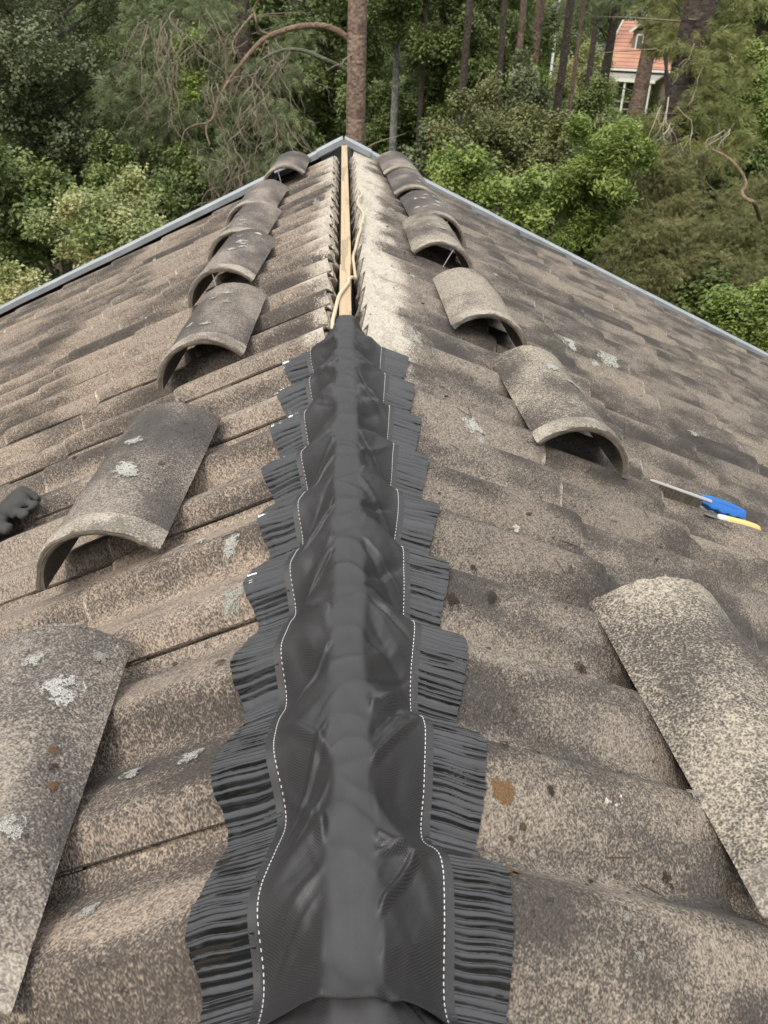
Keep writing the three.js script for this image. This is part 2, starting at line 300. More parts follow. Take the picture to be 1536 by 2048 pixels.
{ // verge flashing: a folded metal strip down each rake, and a chevron cap over the top
  const strip = (side, u0, u1, n0, d, zf) => {
    // folded section in (z, n): lip, top, outer drop
    const sec = [[0.068, -0.024], [0.071, 0.002], [0.065, 0.004], [-0.03, 0.005], [-0.034, 0.002], [-0.034, -0.11]];
    return grid(sec.length - 1, 24, (i, j) => {
      const s = sec[Math.round(i * (sec.length - 1))], u = lerp(u0, u1, j), n = n0 + d + s[1] + 0.0015 * n1(u * 5, side), X = u * CA + n * SA, Y = -u * SA + n * CA;
      return [side * X, Y, zf + s[0] + 0.002 * n1(u * 3, side + 7), u, s[0] + s[1]];
    });
  };
  for (const side of [-1, 1]) {
    let u = 0.02, k = 0;
    while (u < deckEnd()) { const e = Math.min(u + 1.9, deckEnd()); mesh('verge_flashing', toCreasedNormals(strip(side, u, e + 0.03, 0.047 + 0.0015 * (k % 2), 0, Z_FAR - 0.02), 0.6), zincMat, house); u = e; k++; }
    const cap = strip(side, -0.02, 0.135, 0.053, 0, Z_FAR - 0.012);
    mesh('flashing_cap', toCreasedNormals(cap, 0.6), zincMat, house);
    mesh('barge_board', new THREE.BoxGeometry(deckEnd(), 0.16, 0.025).translate(deckEnd() / 2, -0.065, 0).rotateZ(-A).applyMatrix4(new THREE.Matrix4().makeScale(1, 1, 1)).rotateY(side < 0 ? Math.PI : 0).translate(0, 0, Z_FAR - 0.06), boardMat, house);
  }
  function deckEnd() { return eaveX / CA + 0.02; }
  const shape = new THREE.Shape(), e = 2.6, ey = -e * TA - 0.09;
  shape.moveTo(-e, ey); shape.lineTo(0, -0.09); shape.lineTo(e, ey); shape.lineTo(e, -H + 0.001); shape.lineTo(-e, -H + 0.001);
  mesh('wall', new THREE.ExtrudeGeometry(shape, { depth: Z_NEAR - Z_FAR - 0.5, bevelEnabled: false }).translate(0, 0, Z_FAR + 0.25), boardMat, house);
}
// patches of lichen, moss and rust-coloured growth that follow a surface: at(dx, dz) gives the point
function patch(at, R, kind, seed, parent) {
  const turn = hash(seed) * 6, c = Math.cos(turn), k = Math.sin(turn);
  const g = grid(20, 5, (i, j) => {
    const a = i * Math.PI * 2, rr = 1.45 * R * j, dx = Math.cos(a) * rr, dz = Math.sin(a) * rr;
    const p = at(dx, dz, (kind === 3 ? 0.003 * (1 - j * j) : 0) + 0.001 * (1 - j * j) + 0.0009);
    return [p[0], p[1], p[2], 0.5 + (c * Math.cos(a) - k * Math.sin(a)) * j * 0.5, 0.5 + (k * Math.cos(a) + c * Math.sin(a)) * j * 0.5];
  });
  mesh(kind < 2 ? 'lichen_patch' : kind === 2 ? 'rusty_lichen_patch' : 'moss_clump', g, lichenMats[kind][Math.floor(hash(seed + 0.5) * 3)], parent);
}
{
  const L = [[0.253, -1.385, 0.02], [0.267, -1.36, 0.01], [1.042, -2.026, 0.017], [-0.226, -0.969, 0.011], [-0.174, -0.934, 0.013], [-0.153, -0.795, 0.014], [-0.17, -0.556, 0.014], [-0.24, -0.564, 0.012], [-0.119, -0.405, 0.008], [-0.243, -0.408, 0.01], [-0.257, -0.982, 0.007], [0.897, -2.459, 0.038], [0.805, -2.313, 0.016], [0.756, -2.455, 0.024], [0.164, -1.825, 0.022], [-0.916, -3.762, 0.019], [-0.155, -3.43, 0.021], [-0.116, -3.327, 0.012], [-0.087, -3.23, 0.014], [-0.23, -3.756, 0.014], [-0.189, -3.712, 0.014], [-0.161, -3.227, 0.012], [0.203, -2.324, 0.009], [0.19, -3.324, 0.014], [0.222, -3.235, 0.01], [0.57, -2.919, 0.01], [0.384, -0.538, 0.008], [0.245, -0.37, 0.004], [0.25, -0.343, 0.004], [0.574, -1.066, 0.009], [-0.205, -1.758, 0.006], [-0.813, -2.727, 0.009], [-1.167, -2.958, 0.01]];
  const M = [[0.312, -0.745, 0.009], [0.195, -0.804, 0.01], [0.136, -0.783, 0.011], [0.341, -1.037, 0.006], [0.185, -0.901, 0.006], [0.198, -0.568, 0.007], [0.206, -0.564, 0.006], [0.205, -0.499, 0.005], [0.324, -0.446, 0.006], [0.233, -0.423, 0.004], [0.164, -0.543, 0.008], [0.13, -0.558, 0.004], [0.327, -0.439, 0.003], [0.306, -0.56, 0.003], [0.425, -0.546, 0.003], [-0.154, -0.675, 0.007]];
  const on = (x, z) => (dx, dz, h) => { const X = x + dx * CA; return [X, roofY(X, z + dz) + h + 0.0008, z + dz]; };
  L.forEach(([x, z, R], i) => patch(on(x, z), R, i % 3 === 2 ? 1 : 0, i + 1, house));
  M.forEach(([x, z, R], i) => patch(on(x, z), R * 0.8, 3, i + 50, house));
  patch(on(0.153, -0.49), 0.011, 2, 81, house); patch(on(0.14, -0.404), 0.0125, 2, 85, house);
}

{ // crumbs of moss and fallen needles caught on the tiles
  const r = rng(606), bits = [], crumb = new THREE.IcosahedronGeometry(1, 0), needle = new THREE.BoxGeometry(1, 1, 1).toNonIndexed(); crumb.deleteAttribute('uv'); needle.deleteAttribute('uv');
  for (let i = 0; i < 900; i++) {
    const s = r() < 0.78 ? 1 : -1, x = s * lerp(0.15, 1.9, Math.pow(r(), 1.5)), z = -lerp(0.3, 4.2, Math.pow(r(), 1.2)), n = roofN(s, Math.abs(x) / CA, z);
    if (n > 0.012 && r() < 0.75) continue;
    const R = lerp(0.0012, 0.0042, r() * r()), g = crumb.clone().scale(R * (0.8 + r()), R * 0.7, R * (0.8 + r())).rotateY(r() * 6).translate(x, roofY(x, z) + R * 0.3, z); bits.push(g);
  }
  for (let i = 0; i < 150; i++) { const s = r() < 0.7 ? 1 : -1, x = s * lerp(0.15, 1.2, r()), z = -lerp(0.3, 2.5, r()); bits.push(needle.clone().scale(0.0011, 0.0009, 0.02 + r() * 0.025).rotateY(r() * 6.28).rotateX((r() - 0.5) * 0.3).rotateZ(-s * A).translate(x, roofY(x, z) + 0.0025, z)); }
  mesh('litter', mergeGeometries(bits), std({ color: new THREE.Color().setRGB(0.06, 0.042, 0.026), roughness: 0.95 }), house).userData.kind = 'stuff';
}

// ---------------------------------------------------------------- the ridge roll: fabric over the batten, pleated film down each side
function ridgeRoll(name, label, zN, zF, lift, seed) {
  const roll = thing(name, label, 'ridge roll', null, [0, H, 0]);
  const r = rng(seed);
  const creases = [], humps = [];
  for (const s of [-1, 1]) for (let z = zN; z > zF; z -= 0.012 + r() * 0.026) creases.push([s, z, (r() - 0.5) * 0.2, (r() < 0.6 ? 1 : -1) * (r() < 0.35 ? 0.0012 + r() * 0.002 : 0.004 + r() * 0.007), r() < 0.4 ? 0.002 + r() * 0.004 : 0.005 + r() * 0.01, r() * 0.45 - 0.2, 0.6 + r() * 0.5]);
  for (let z = zN; z > zF; z -= 0.014 + r() * 0.05) humps.push([z, (0.0008 + r() * r() * 0.0042), 0.006 + r() * 0.016, 0.003 + r() * 0.006, (r() - 0.5) * 1.6, (r() - 0.5) * 0.02]);
  const crest = (s, z) => roofN(s, 0.1, z) / 0.0195;
  const xs = (s, z) => 0.0705 + 0.0042 * crest(s, z) + 0.004 * n1(z * 7, seed + s) + 0.002 * n1(z * 19, seed + 4 + s);
  const edge = (s, z) => { const x = xs(s, z); return roofY(s * x, z, 0.95) + 0.005; };
  function fabric(s, x, z) { // height of the cloth at distance x from the middle
    let top = 0.0402 + 0.0015 * n1(z * 9, seed + 2), h = 0;
    const XB = 0.0175;
    for (const [hz, a, w1, w2, sl, bow] of humps) { const d = z - hz - sl * s * x - bow * x * x / (XB * XB); if (d > -0.05 && d < 0.06) h += a * Math.exp(-Math.pow(Math.abs(d) / (d > 0 ? w1 : w2), 1.25)); }
    const xb = 0.0174 + 0.0018 * n1(z * 16, seed + 40 + s), X = xs(s, z), t0 = (x - xb) / (X - xb), q = clamp(0.5 * (t0 + Math.sqrt(t0 * t0 + 0.0035)));
    top += h * Math.exp(-q * q * 7) - 0.0012 * Math.pow(Math.min(1, x / xb), 2.2) + 0.0012 * n2(z * 45, x * s * 70, seed + 31);
    const cw = 0.5 + 0.5 * clamp((roofN(s, 0.09, z) - 0.003) / 0.02, -1, 1), ex = lerp(0.92, 1.2, clamp(cw + 0.5 * n1(z * 17, seed + 8 + s)));
    const off = sstep(0.004, 0.11, q); // both halves meet in the middle
    let y = lerp(top, edge(s, z), Math.pow(q, ex)) - off * 0.003 * Math.sin(Math.PI * Math.pow(q, 0.8)) * (0.4 + 0.9 * n1(z * 11, seed + 6 + s));
    for (const [cs, cz, dz, a, w, q0, q1] of creases) if (cs === s) {
      const d = z - (cz + dz * q); if (Math.abs(d) > 0.045) continue;
      y += off * a * (0.9 * Math.max(0, 1 - Math.abs(d) / (w * 2)) + 0.1 * Math.exp(-(d * d) / (w * w))) * sstep(q0 - 0.3, q0 + 0.15, q) * (1 - sstep(q1 - 0.2, q1 + 0.2, q)) * (1 - q * q * 0.8);
    }
    y += off * 0.004 * n2(z * 26 + q * 1.5, q * 2.2 + s * 7, seed) * Math.sin(Math.PI * q);
    y += off * 0.0016 * (0.5 - Math.abs(n2(z * 48 + q * 6, q * 4 + s * 3, seed + 51))) * (1 - q);
    return y + lift;
  }
  const NZ = Math.round((zN - zF) / 0.0024), NX = 96, endArc = (x) => 0.012 * Math.cos(clamp(x / 0.07, -1, 1) * Math.PI) ;
  const cloth = grid(NX, NZ, (i, j) => {
    const f = i * 2 - 1, s = f < 0 ? -1 : 1, z0 = lerp(zN, zF, j), z = z0 + (j < 0.08 ? endArc(f * 0.078) * (1 - j / 0.08) * 0.7 : 0);
    const X = xs(s, z) + 0.0075, x = Math.abs(f) * X, y = x < xs(s, z) ? fabric(s, x, z) : edge(s, z) + lift - (x - xs(s, z)) * 0.35 + 0.0007;
    const curl = j < 0.02 ? 0.006 * Math.pow(1 - j / 0.02, 2) * Math.max(0, 1 - Math.abs(f) * 1.1) : 0;
    return [s * x, y + curl, z, f * 0.09, z];
  });
  mesh('fabric', cloth, fabricMat, roll);
  const hemEnd = tube(Array.from({ length: 60 }, (_, i) => { const f = i / 59 * 1.8 - 0.9, s = f < 0 ? -1 : 1, z = zN + endArc(f * 0.078) * 0.7, x = Math.abs(f) * (xs(s, z) + 0.0075); return V(s * x, fabric(s, Math.min(x, xs(s, z) * 0.98), z) + 0.006 * Math.max(0, 1 - Math.abs(f) * 1.1), z); }), Array(60).fill(0.0008), 5, 0.1);
  mesh('end_hem', hemEnd, fabricMat, roll);
  for (const s of [-1, 1]) {
    // stitching
    const dash = new THREE.CapsuleGeometry(0.00045, 0.0021, 2, 5).rotateX(Math.PI / 2), st = [];
    for (let z = zN - 0.003; z > zF + 0.002; z -= 0.0043) {
      const q = dash.clone(), za = z - 0.0015, dy = (fabric(s, xs(s, za) * 0.985, za) - fabric(s, xs(s, z + 0.0015) * 0.985, z + 0.0015)) / 0.003, dx = s * (xs(s, za) - xs(s, z + 0.0015)) / 0.003;
      q.rotateX(Math.atan(dy) * 1).rotateY(-Math.atan(dx)); q.translate(s * (xs(s, z) - 0.001), fabric(s, xs(s, z) * 0.985, z) + 0.0012, z); st.push(q);
    }
    mesh('stitching', mergeGeometries(st), threadMat, roll).userData.kind = 'stuff';
    // pleated film
    const pl = []; for (let z = zN + 0.03; z > zF - 0.03;) { const w = (0.0042 + r() * 0.004) * (r() < 0.025 ? 2.2 : 1); pl.push([z, z - w, 0.3 + r() * 0.4, w > 0.0125 ? 0.0012 : 0.0022 + r() * 0.0026, r()]); z -= w; }
    const NP = Math.round((zN - zF) / 0.0007), NXF = 15; let idx = 0;
    const rowOf = new Map();
    const pleat = (z, x) => {
      const zw = z + 0.002 * n2(x * 34, z * 28, seed + s) + (x - 0.075) * 0.06 * n1(z * 6, seed + 12 + s);
      let lo = 0, hi = pl.length - 1; while (lo < hi) { const m = (lo + hi) >> 1; if (pl[m][1] > zw) lo = m + 1; else hi = m; }
      const [a, b, c, h, id] = pl[lo], f = clamp((a - zw) / (a - b)), t = f < c ? f / c : (1 - f) / (1 - c);
      const e = Math.min(1, Math.max(0.15, (x - 0.074) / 0.014)); // gathered under the hem
      return h * Math.pow(Math.sin(t * Math.PI / 2), 0.8) * (0.8 + 0.4 * n2(x * 22, id * 50, seed)) * lerp(1.15, 0.95, e) + 0.0006 * n2(x * 200, z * 260, seed + 3) * (h < 0.0011 ? 1.6 : 0.25);
    };
    const film = grid(NXF, NP, (i, j) => {
      const z = lerp(zN, zF, j), x0 = xs(s, z) + 0.003, x1 = 0.125 + 0.0105 * crest(s, z) + 0.004 * n1(z * 13, seed + 20 + s) + 0.0012 * n1(z * 120, seed + 22), x = lerp(x0, x1, i);
      const y = roofY(s * x, z, lerp(0.94, 1, i)) + lift + 0.0022 + pleat(z, x) + (i > 0.85 ? 0.001 * n1(z * 70, seed + 30) : 0);
      return [s * x, y, z, x, z];
    });
    mesh('pleated_film', film, filmMat, roll);
  }
  return roll;
}
ridgeRoll('ridge_roll', 'black woven ridge roll with white stitching and pleated glossy edges draped over batten', -0.262, -1.655, 0.0045, 11);
ridgeRoll('ridge_roll', 'second length of black ridge roll tucked under the hemmed end of the long one', 0.45, -0.34, 0, 17);

// ---------------------------------------------------------------- loose ridge tiles
function ridgeTileGeometry(w, h, L, seed) {
  const NT = 30;
  const HALF = 2 * Math.atan(2 * h / w), RAD = w / 2 / Math.sin(HALF);
  const prof = (t, k, th) => { const a = lerp(-HALF, HALF, t), R = RAD - th; return [R * k * Math.sin(a) * 1.0, R * Math.cos(a) - RAD * Math.cos(HALF)]; };
  const taper = (z) => lerp(1, 0.97, z / L), wob = (t, z) => 0.0018 * n2(t * 9, z * 14, seed) + 0.0006 * n2(t * 60, z * 90, seed);
  const arc = (w + h) * 0.85;
  const outer = (t, z, d = 0) => { const q = prof(t, taper(z), -d - wob(t, z)); return [q[0], q[1], -z, t * arc + seed * 0.17, z + seed * 0.23]; };
  const inner = (t, z) => { const q = prof(t, taper(z), 0.0128); return [q[0], q[1], -z, t * arc, z]; };
  const CW = 0.042, body = [], collar = [], rim = [];
  const jit = (t, k) => 0.0026 * n1(t * 40, seed + k) + 0.0022 * n1(t * 13, seed + k + 2) + 0.004 * Math.max(0, n1(t * 7, seed + k + 5) - 0.4);
  body.push(grid(NT, 14, (i, j) => outer(i, lerp(CW - 0.006, L + jit(i, 5), j))));
  body.push(grid(NT, 8, (i, j) => inner(1 - i, lerp(0.004, L, j))));
  body.push(grid(NT, 1, (i, j) => (j ? inner(i, L) : outer(i, L + jit(i, 5)))));
  const cz = [[CW + 0.004, 0.0002], [CW - 0.001, 0.0014], [CW - 0.008, 0.0022], [0.009, 0.0022], [0.003, 0.001], [0, -0.001]];
  collar.push(grid(NT, cz.length - 1, (i, j) => { const k = cz[Math.round((1 - j) * (cz.length - 1))]; return outer(i, Math.max(0, k[0]) + (k[0] < 0.001 ? jit(i, 9) + 0.001 : 0), k[1]); }));
  rim.push(grid(NT, 3, (i, j) => { const a = outer(i, jit(i, 9) + 0.001, -0.001), b = inner(i, 0.004); const q = a.map((v, n) => lerp(v, b[n], j)); if (j > 0.2 && j < 0.8) q[2] += 0.002 + 0.0022 * n2(i * 60, j * 9, seed); return q; }));
  for (const e of [0, 1]) body.push(grid(1, 14, (i, j) => { const z = lerp(0.004, L, j), a = outer(e, z), b = inner(e, z); return a.map((v, n) => lerp(v, b[n], e ? 1 - i : i)); }));
  return { body: mergeGeometries(body), collar: mergeGeometries(collar), rim: mergeGeometries(rim), outer };
}
const ridgeVars = [0, 1, 2, 3, 4].map((i) => ridgeTileGeometry(0.238, 0.078, 0.42, i + 1));
// side, x and z of the near end's middle, yaw in degrees, kind of concrete, variant, extra lift, tilt, label, lichen [t, z, R, kind]
const RT = [
  [-1, -0.380, -0.315, 0.5, 0, 0, 0, 0, 'dark loose ridge tile with round white lichen rosette, on pinkish slope beside the ridge roll', [[0.8, 0.32, 0.019, 0], [0.66, 0.36, 0.01, 0], [0.9, 0.38, 0.007, 1], [0.82, 0.15, 0.011, 0], [0.74, 0.11, 0.009, 0], [0.9, 0.2, 0.004, 2], [0.88, 0.22, 0.004, 3], [0.86, 0.24, 0.004, 2]]],
  [-1, -0.382, -0.985, 6.5, 0, 1, 0, 0, 'loose ridge tile with two white lichen patches, its arched open end toward the ridge roll', [[0.56, 0.27, 0.0145, 0], [0.62, 0.17, 0.02, 0], [0.68, 0.155, 0.012, 0], [0.8, 0.2, 0.004, 2]]],
  [-1, -0.334, -1.735, 3.5, 0, 2, 0, 0, 'grey loose ridge tile on pinkish slope, level with front end of bare batten', [[0.62, 0.1, 0.011, 0], [0.66, 0.33, 0.012, 0], [0.55, 0.3, 0.008, 0], [0.3, 0.2, 0.008, 0], [0.7, 0.26, 0.009, 1]]],
  [-1, -0.375, -2.40, 7, 0, 3, 0.004, 0, 'loose ridge tile streaked with white lichen along its upper flank on pinkish slope', [[0.62, 0.19, 0.014, 0], [0.66, 0.28, 0.017, 0], [0.7, 0.25, 0.012, 0], [0.72, 0.22, 0.012, 0], [0.6, 0.34, 0.009, 1]]],
  [-1, -0.385, -2.90, 6, 0, 4, 0.006, 0, 'smooth dark ridge tile with pale collar behind the lichen streaked one on pinkish slope', [[0.45, 0.1, 0.012, 0], [0.62, 0.14, 0.012, 0], [0.45, 0.28, 0.01, 0], [0.68, 0.1, 0.008, 0]]],
  [-1, -0.385, -3.40, 6, 0, 0, 0.006, 0, 'small looking loose ridge tile, second from the metal flashing on pinkish slope', [[0.5, 0.32, 0.01, 0], [0.42, 0.3, 0.01, 0]]],
  [-1, -0.285, -4.02, 3, 0, 1, 0.008, 0, 'loose ridge tile standing against the metal flashing on pinkish slope, open arch showing', []],
  [1, 0.507, -0.415, 8, 1, 2, 0, 0, 'large pale speckled ridge tile lying close to the ridge roll on darker slope', [[0.78, 0.28, 0.011, 0], [0.62, 0.1, 0.009, 0], [0.66, 0.035, 0.012, 0]]],
  [1, 0.482, -1.40, 5, 1, 3, 0, 0, 'pale speckled ridge tile with round greenish white lichen spot, open end toward the tools', [[0.44, 0.3, 0.018, 0], [0.52, 0.235, 0.011, 0], [0.57, 0.225, 0.011, 0]]],
  [1, 0.370, -1.955, 2, 1, 0, 0, 0, 'brownish mottled ridge tile, upslope neighbour of the tile with the round lichen spot', [[0.75, 0.15, 0.01, 0], [0.78, 0.1, 0.006, 0]]],
  [1, 0.315, -2.61, 1.5, 1, 1, 0, 0, 'pinkish grey ridge tile with sharp open arch and hanging nail on darker slope', [[0.5, 0.3, 0.012, 0], [0.45, 0.2, 0.012, 0], [0.7, 0.3, 0.009, 0]]],
  [1, 0.352, -3.10, 4, 0, 4, 0.006, 0, 'dark ridge tile splashed with many white lichen flecks, behind the pinkish one', [[0.5, 0.24, 0.02, 0], [0.42, 0.15, 0.016, 0], [0.55, 0.19, 0.014, 0], [0.62, 0.3, 0.014, 0], [0.66, 0.17, 0.012, 0], [0.3, 0.27, 0.013, 0], [0.72, 0.2, 0.013, 0], [0.25, 0.13, 0.011, 0], [0.5, 0.33, 0.012, 0], [0.36, 0.33, 0.01, 0], [0.58, 0.12, 0.01, 0]]],
  [1, 0.310, -3.56, 3, 0, 2, 0.004, 0, 'plain dark ridge tile with cream collar, second from the metal flashing on darker slope', [[0.5, 0.22, 0.012, 0], [0.75, 0.06, 0.01, 0]]],
  [1, 0.282, -3.99, 4, 0, 3, 0.006, 0, 'loose ridge tile overlapping the metal flashing on darker slope near the ridge peak', [[0.4, 0.12, 0.01, 0], [0.55, 0.11, 0.012, 0]]],
];
const nailMat = std({ color: new THREE.Color().setRGB(0.5, 0.5, 0.5), metalness: 0.6, roughness: 0.45 });
RT.forEach(([side, x, z, yaw, kind, v, up, tilt, label, spots], i) => {
  const big = i === 7 ? 1.1 : i === 0 ? 1.05 : 1;
  const g = ridgeVars[v], t = thing('ridge_tile', label, 'ridge tile', 'loose ridge tiles laid along both slopes');
  const u = Math.abs(x) / CA, n = (side < 0 ? 0.035 : 0.04) + up * 0.5;
  t.position.set(side * (u * CA + n * SA), H - u * SA + n * CA, z);
  t.scale.setScalar(big); t.rotation.order = 'ZYX'; t.rotation.set(-tilt, -yaw * Math.PI / 180 * -side, -side * A);
  mesh('tile_body', g.body, ridgeMats[kind], t); mesh('collar', g.collar, collarMat, t); mesh('broken_rim', g.rim, brokenMat, t);
  for (const [st, sz, R, k] of spots) patch((dx, dz, h) => g.outer(st + dx / 0.265, sz + dz, h + 0.0012), R, k, i * 9 + sz * 50, t);
  if ([0, 3, 4, 6, 10, 11, 13].includes(i)) { const p = [V(0.01, 0.085, -0.012), V(0.004, 0.05, -0.008), V(-0.004, 0.0, 0.006)]; mesh('hanging_nail', tube(p, [0.0018, 0.0018, 0.0012], 6), nailMat, t); }
});

// ---------------------------------------------------------------- cord, tools, glove
{
  const P = [[-0.029, -1.60], [-0.029, -1.652], [-0.024, -1.725], [-0.015, -1.808], [0.002, -1.888], [0.008, -1.921], [0.008, -1.938], [0.017, -1.985], [0.026, -2.036], [0.026, -2.101], [0.022, -2.181], [0.024, -2.292], [0.03, -2.386], [0.04, -2.486], [0.052, -2.626], [0.048, -2.659], [0.061, -2.763], [0.066, -2.894], [0.05, -3.034], [0.05, -3.121], [0.069, -3.236], [0.058, -3.36]];
  const pts = P.map(([x, z]) => { const onBeam = 0.042, onTile = Math.max(roofY(Math.max(0.05, Math.abs(x)), z) + 0.012, 0.004); return V(x, H + (x < -0.017 ? 0.034 : lerp(onBeam, onTile, sstep(0.012, 0.03, x))), z); });
  const c = new THREE.CatmullRomCurve3(pts), q = c.getPoints(240);
  const cord = mesh(numbered('sealing_cord'), tube(q, q.map((_, i) => (i === 0 || i === 240 ? 0.0005 : 0.0044)), 10), std({ color: new THREE.Color().setRGB(0.56, 0.48, 0.33), roughness: 0.85 }));
  cord.userData = { label: 'wavy cream cord trailing over the wooden batten toward the roof peak', category: 'cord' }; scene.add(cord);
}
const onRoof = (x, z, n) => { const u = Math.abs(x) / CA, s = Math.sign(x); return V(s * (u * CA + n * SA), H - u * SA + n * CA, z); };
{ // wire brush with a blue slotted grip
  const t = thing('wire_brush', 'wire brush with blue plastic grip and dark bristles stuck on darker tile slope', 'wire brush');
  t.position.copy(onRoof(0.648, -1.428, 0.038)); t.rotation.order = 'YZX'; t.rotation.set(0, 0.1, -A + 0.015);
  const back = tube([V(-0.005, 0.012, 0), V(0.0, 0.012, 0), V(0.06, 0.013, 0), V(0.15, 0.014, 0), V(0.17, 0.014, 0)], [0.001, 0.0038, 0.0042, 0.0046, 0.0046], 8, 0.1);
  mesh('metal_back', back, std({ color: new THREE.Color().setRGB(0.42, 0.42, 0.41), roughness: 0.55, metalness: 0.1 }), t);
  const r = rng(9), bristle = [];
  for (let i = 0; i < 900; i++) { const x = 0.028 + r() * 0.12, z = (r() - 0.5) * 0.016, y0 = 0.012, L = 0.042 + r() * 0.012; bristle.push(tube([V(x, y0, z * 0.5), V(x + (r() - 0.5) * 0.006, y0 - L * 0.6, z), V(x + (r() - 0.5) * 0.016, y0 - L, z * 1.5 + (r() - 0.5) * 0.01)], [0.0005, 0.0005, 0.0003], 3)); }
  const b = mesh('bristles', mergeGeometries(bristle), std({ color: new THREE.Color().setRGB(0.16, 0.145, 0.12), roughness: 0.5, metalness: 0.4 }), t); b.userData.kind = 'stuff';
  // slotted grip, wavy finger side
  const sh = new THREE.Shape(), up = [], dn = [], L = 0.13;
  for (let i = 0; i <= 40; i++) { const f = i / 40, e = Math.pow(Math.sin(Math.PI * clamp(f * 0.94 + 0.03)), 0.28); up.push([f * L, 0.0145 * e]); dn.push([f * L, -e * (0.0165 + 0.0022 * Math.cos(f * 26))]); }
  [...up, ...dn.reverse()].forEach(([x, y], i) => (i ? sh.lineTo(x, y) : sh.moveTo(x, y)));
  const hole = new THREE.Path(); for (let i = 0; i <= 32; i++) { const a = i / 32 * Math.PI * 2, x = L * 0.6 + Math.cos(a) * L * 0.3, y = 0.004 + Math.sign(Math.sin(a)) * Math.pow(Math.abs(Math.sin(a)), 0.5) * 0.0022; i ? hole.lineTo(x, y) : hole.moveTo(x, y); }
  sh.holes.push(hole);
  const grip = new THREE.ExtrudeGeometry(sh, { depth: 0.012, bevelEnabled: true, bevelSize: 0.003, bevelThickness: 0.003, bevelSegments: 3 }).scale(1, 0.82, 1).translate(0.148, 0.012, -0.006).rotateX(-0.75);
  mesh('grip', toCreasedNormals(grip, 0.7), std({ color: new THREE.Color().setRGB(0.025, 0.15, 0.5), roughness: 0.48 }), t);
}
{ // knife with a yellow handle
  const t = thing('knife', 'knife with worn yellow handle lying beside the blue wire brush', 'knife');
  t.position.copy(onRoof(0.742, -1.395, 0.03)); t.rotation.order = 'YZX'; t.rotation.set(0, 0.30, -A - 0.02);
  const sh = new THREE.Shape([new THREE.Vector2(0.045, 0), new THREE.Vector2(0.055, -0.006), new THREE.Vector2(0.1, -0.007), new THREE.Vector2(0.1, 0.005), new THREE.Vector2(0.055, 0.005)]);
  mesh('blade', new THREE.ExtrudeGeometry(sh, { depth: 0.0016, bevelEnabled: false }).rotateX(-Math.PI / 2).translate(0, 0.006, 0), std({ color: new THREE.Color().setRGB(0.22, 0.22, 0.21), metalness: 0.3, roughness: 0.6 }), t);
  const p = [], rad = []; for (let i = 0; i <= 24; i++) { const f = i / 24; p.push(V(0.112 + f * 0.138, 0.010, 0.002 * Math.sin(f * 3))); rad.push(i === 0 || i === 24 ? 0.0005 : (0.0105 + 0.002 * Math.sin(f * 4.4 - 1.2)) * Math.min(1, 0.75 + f * 3) * Math.pow(Math.min(1, (1 - f) * 9), 0.4)); }
  mesh('handle', tube(p, rad, 14, 0.1), std({ color: new THREE.Color().setRGB(0.78, 0.58, 0.24), roughness: 0.5 }), t);
  mesh('ferrule', tube([V(0.094, 0.009, 0), V(0.095, 0.009, 0), V(0.116, 0.010, 0), V(0.117, 0.010, 0)], [0.001, 0.0075, 0.0088, 0.001], 12, 0.1), std({ color: new THREE.Color().setRGB(0.72, 0.72, 0.7), roughness: 0.5 }), t);
}
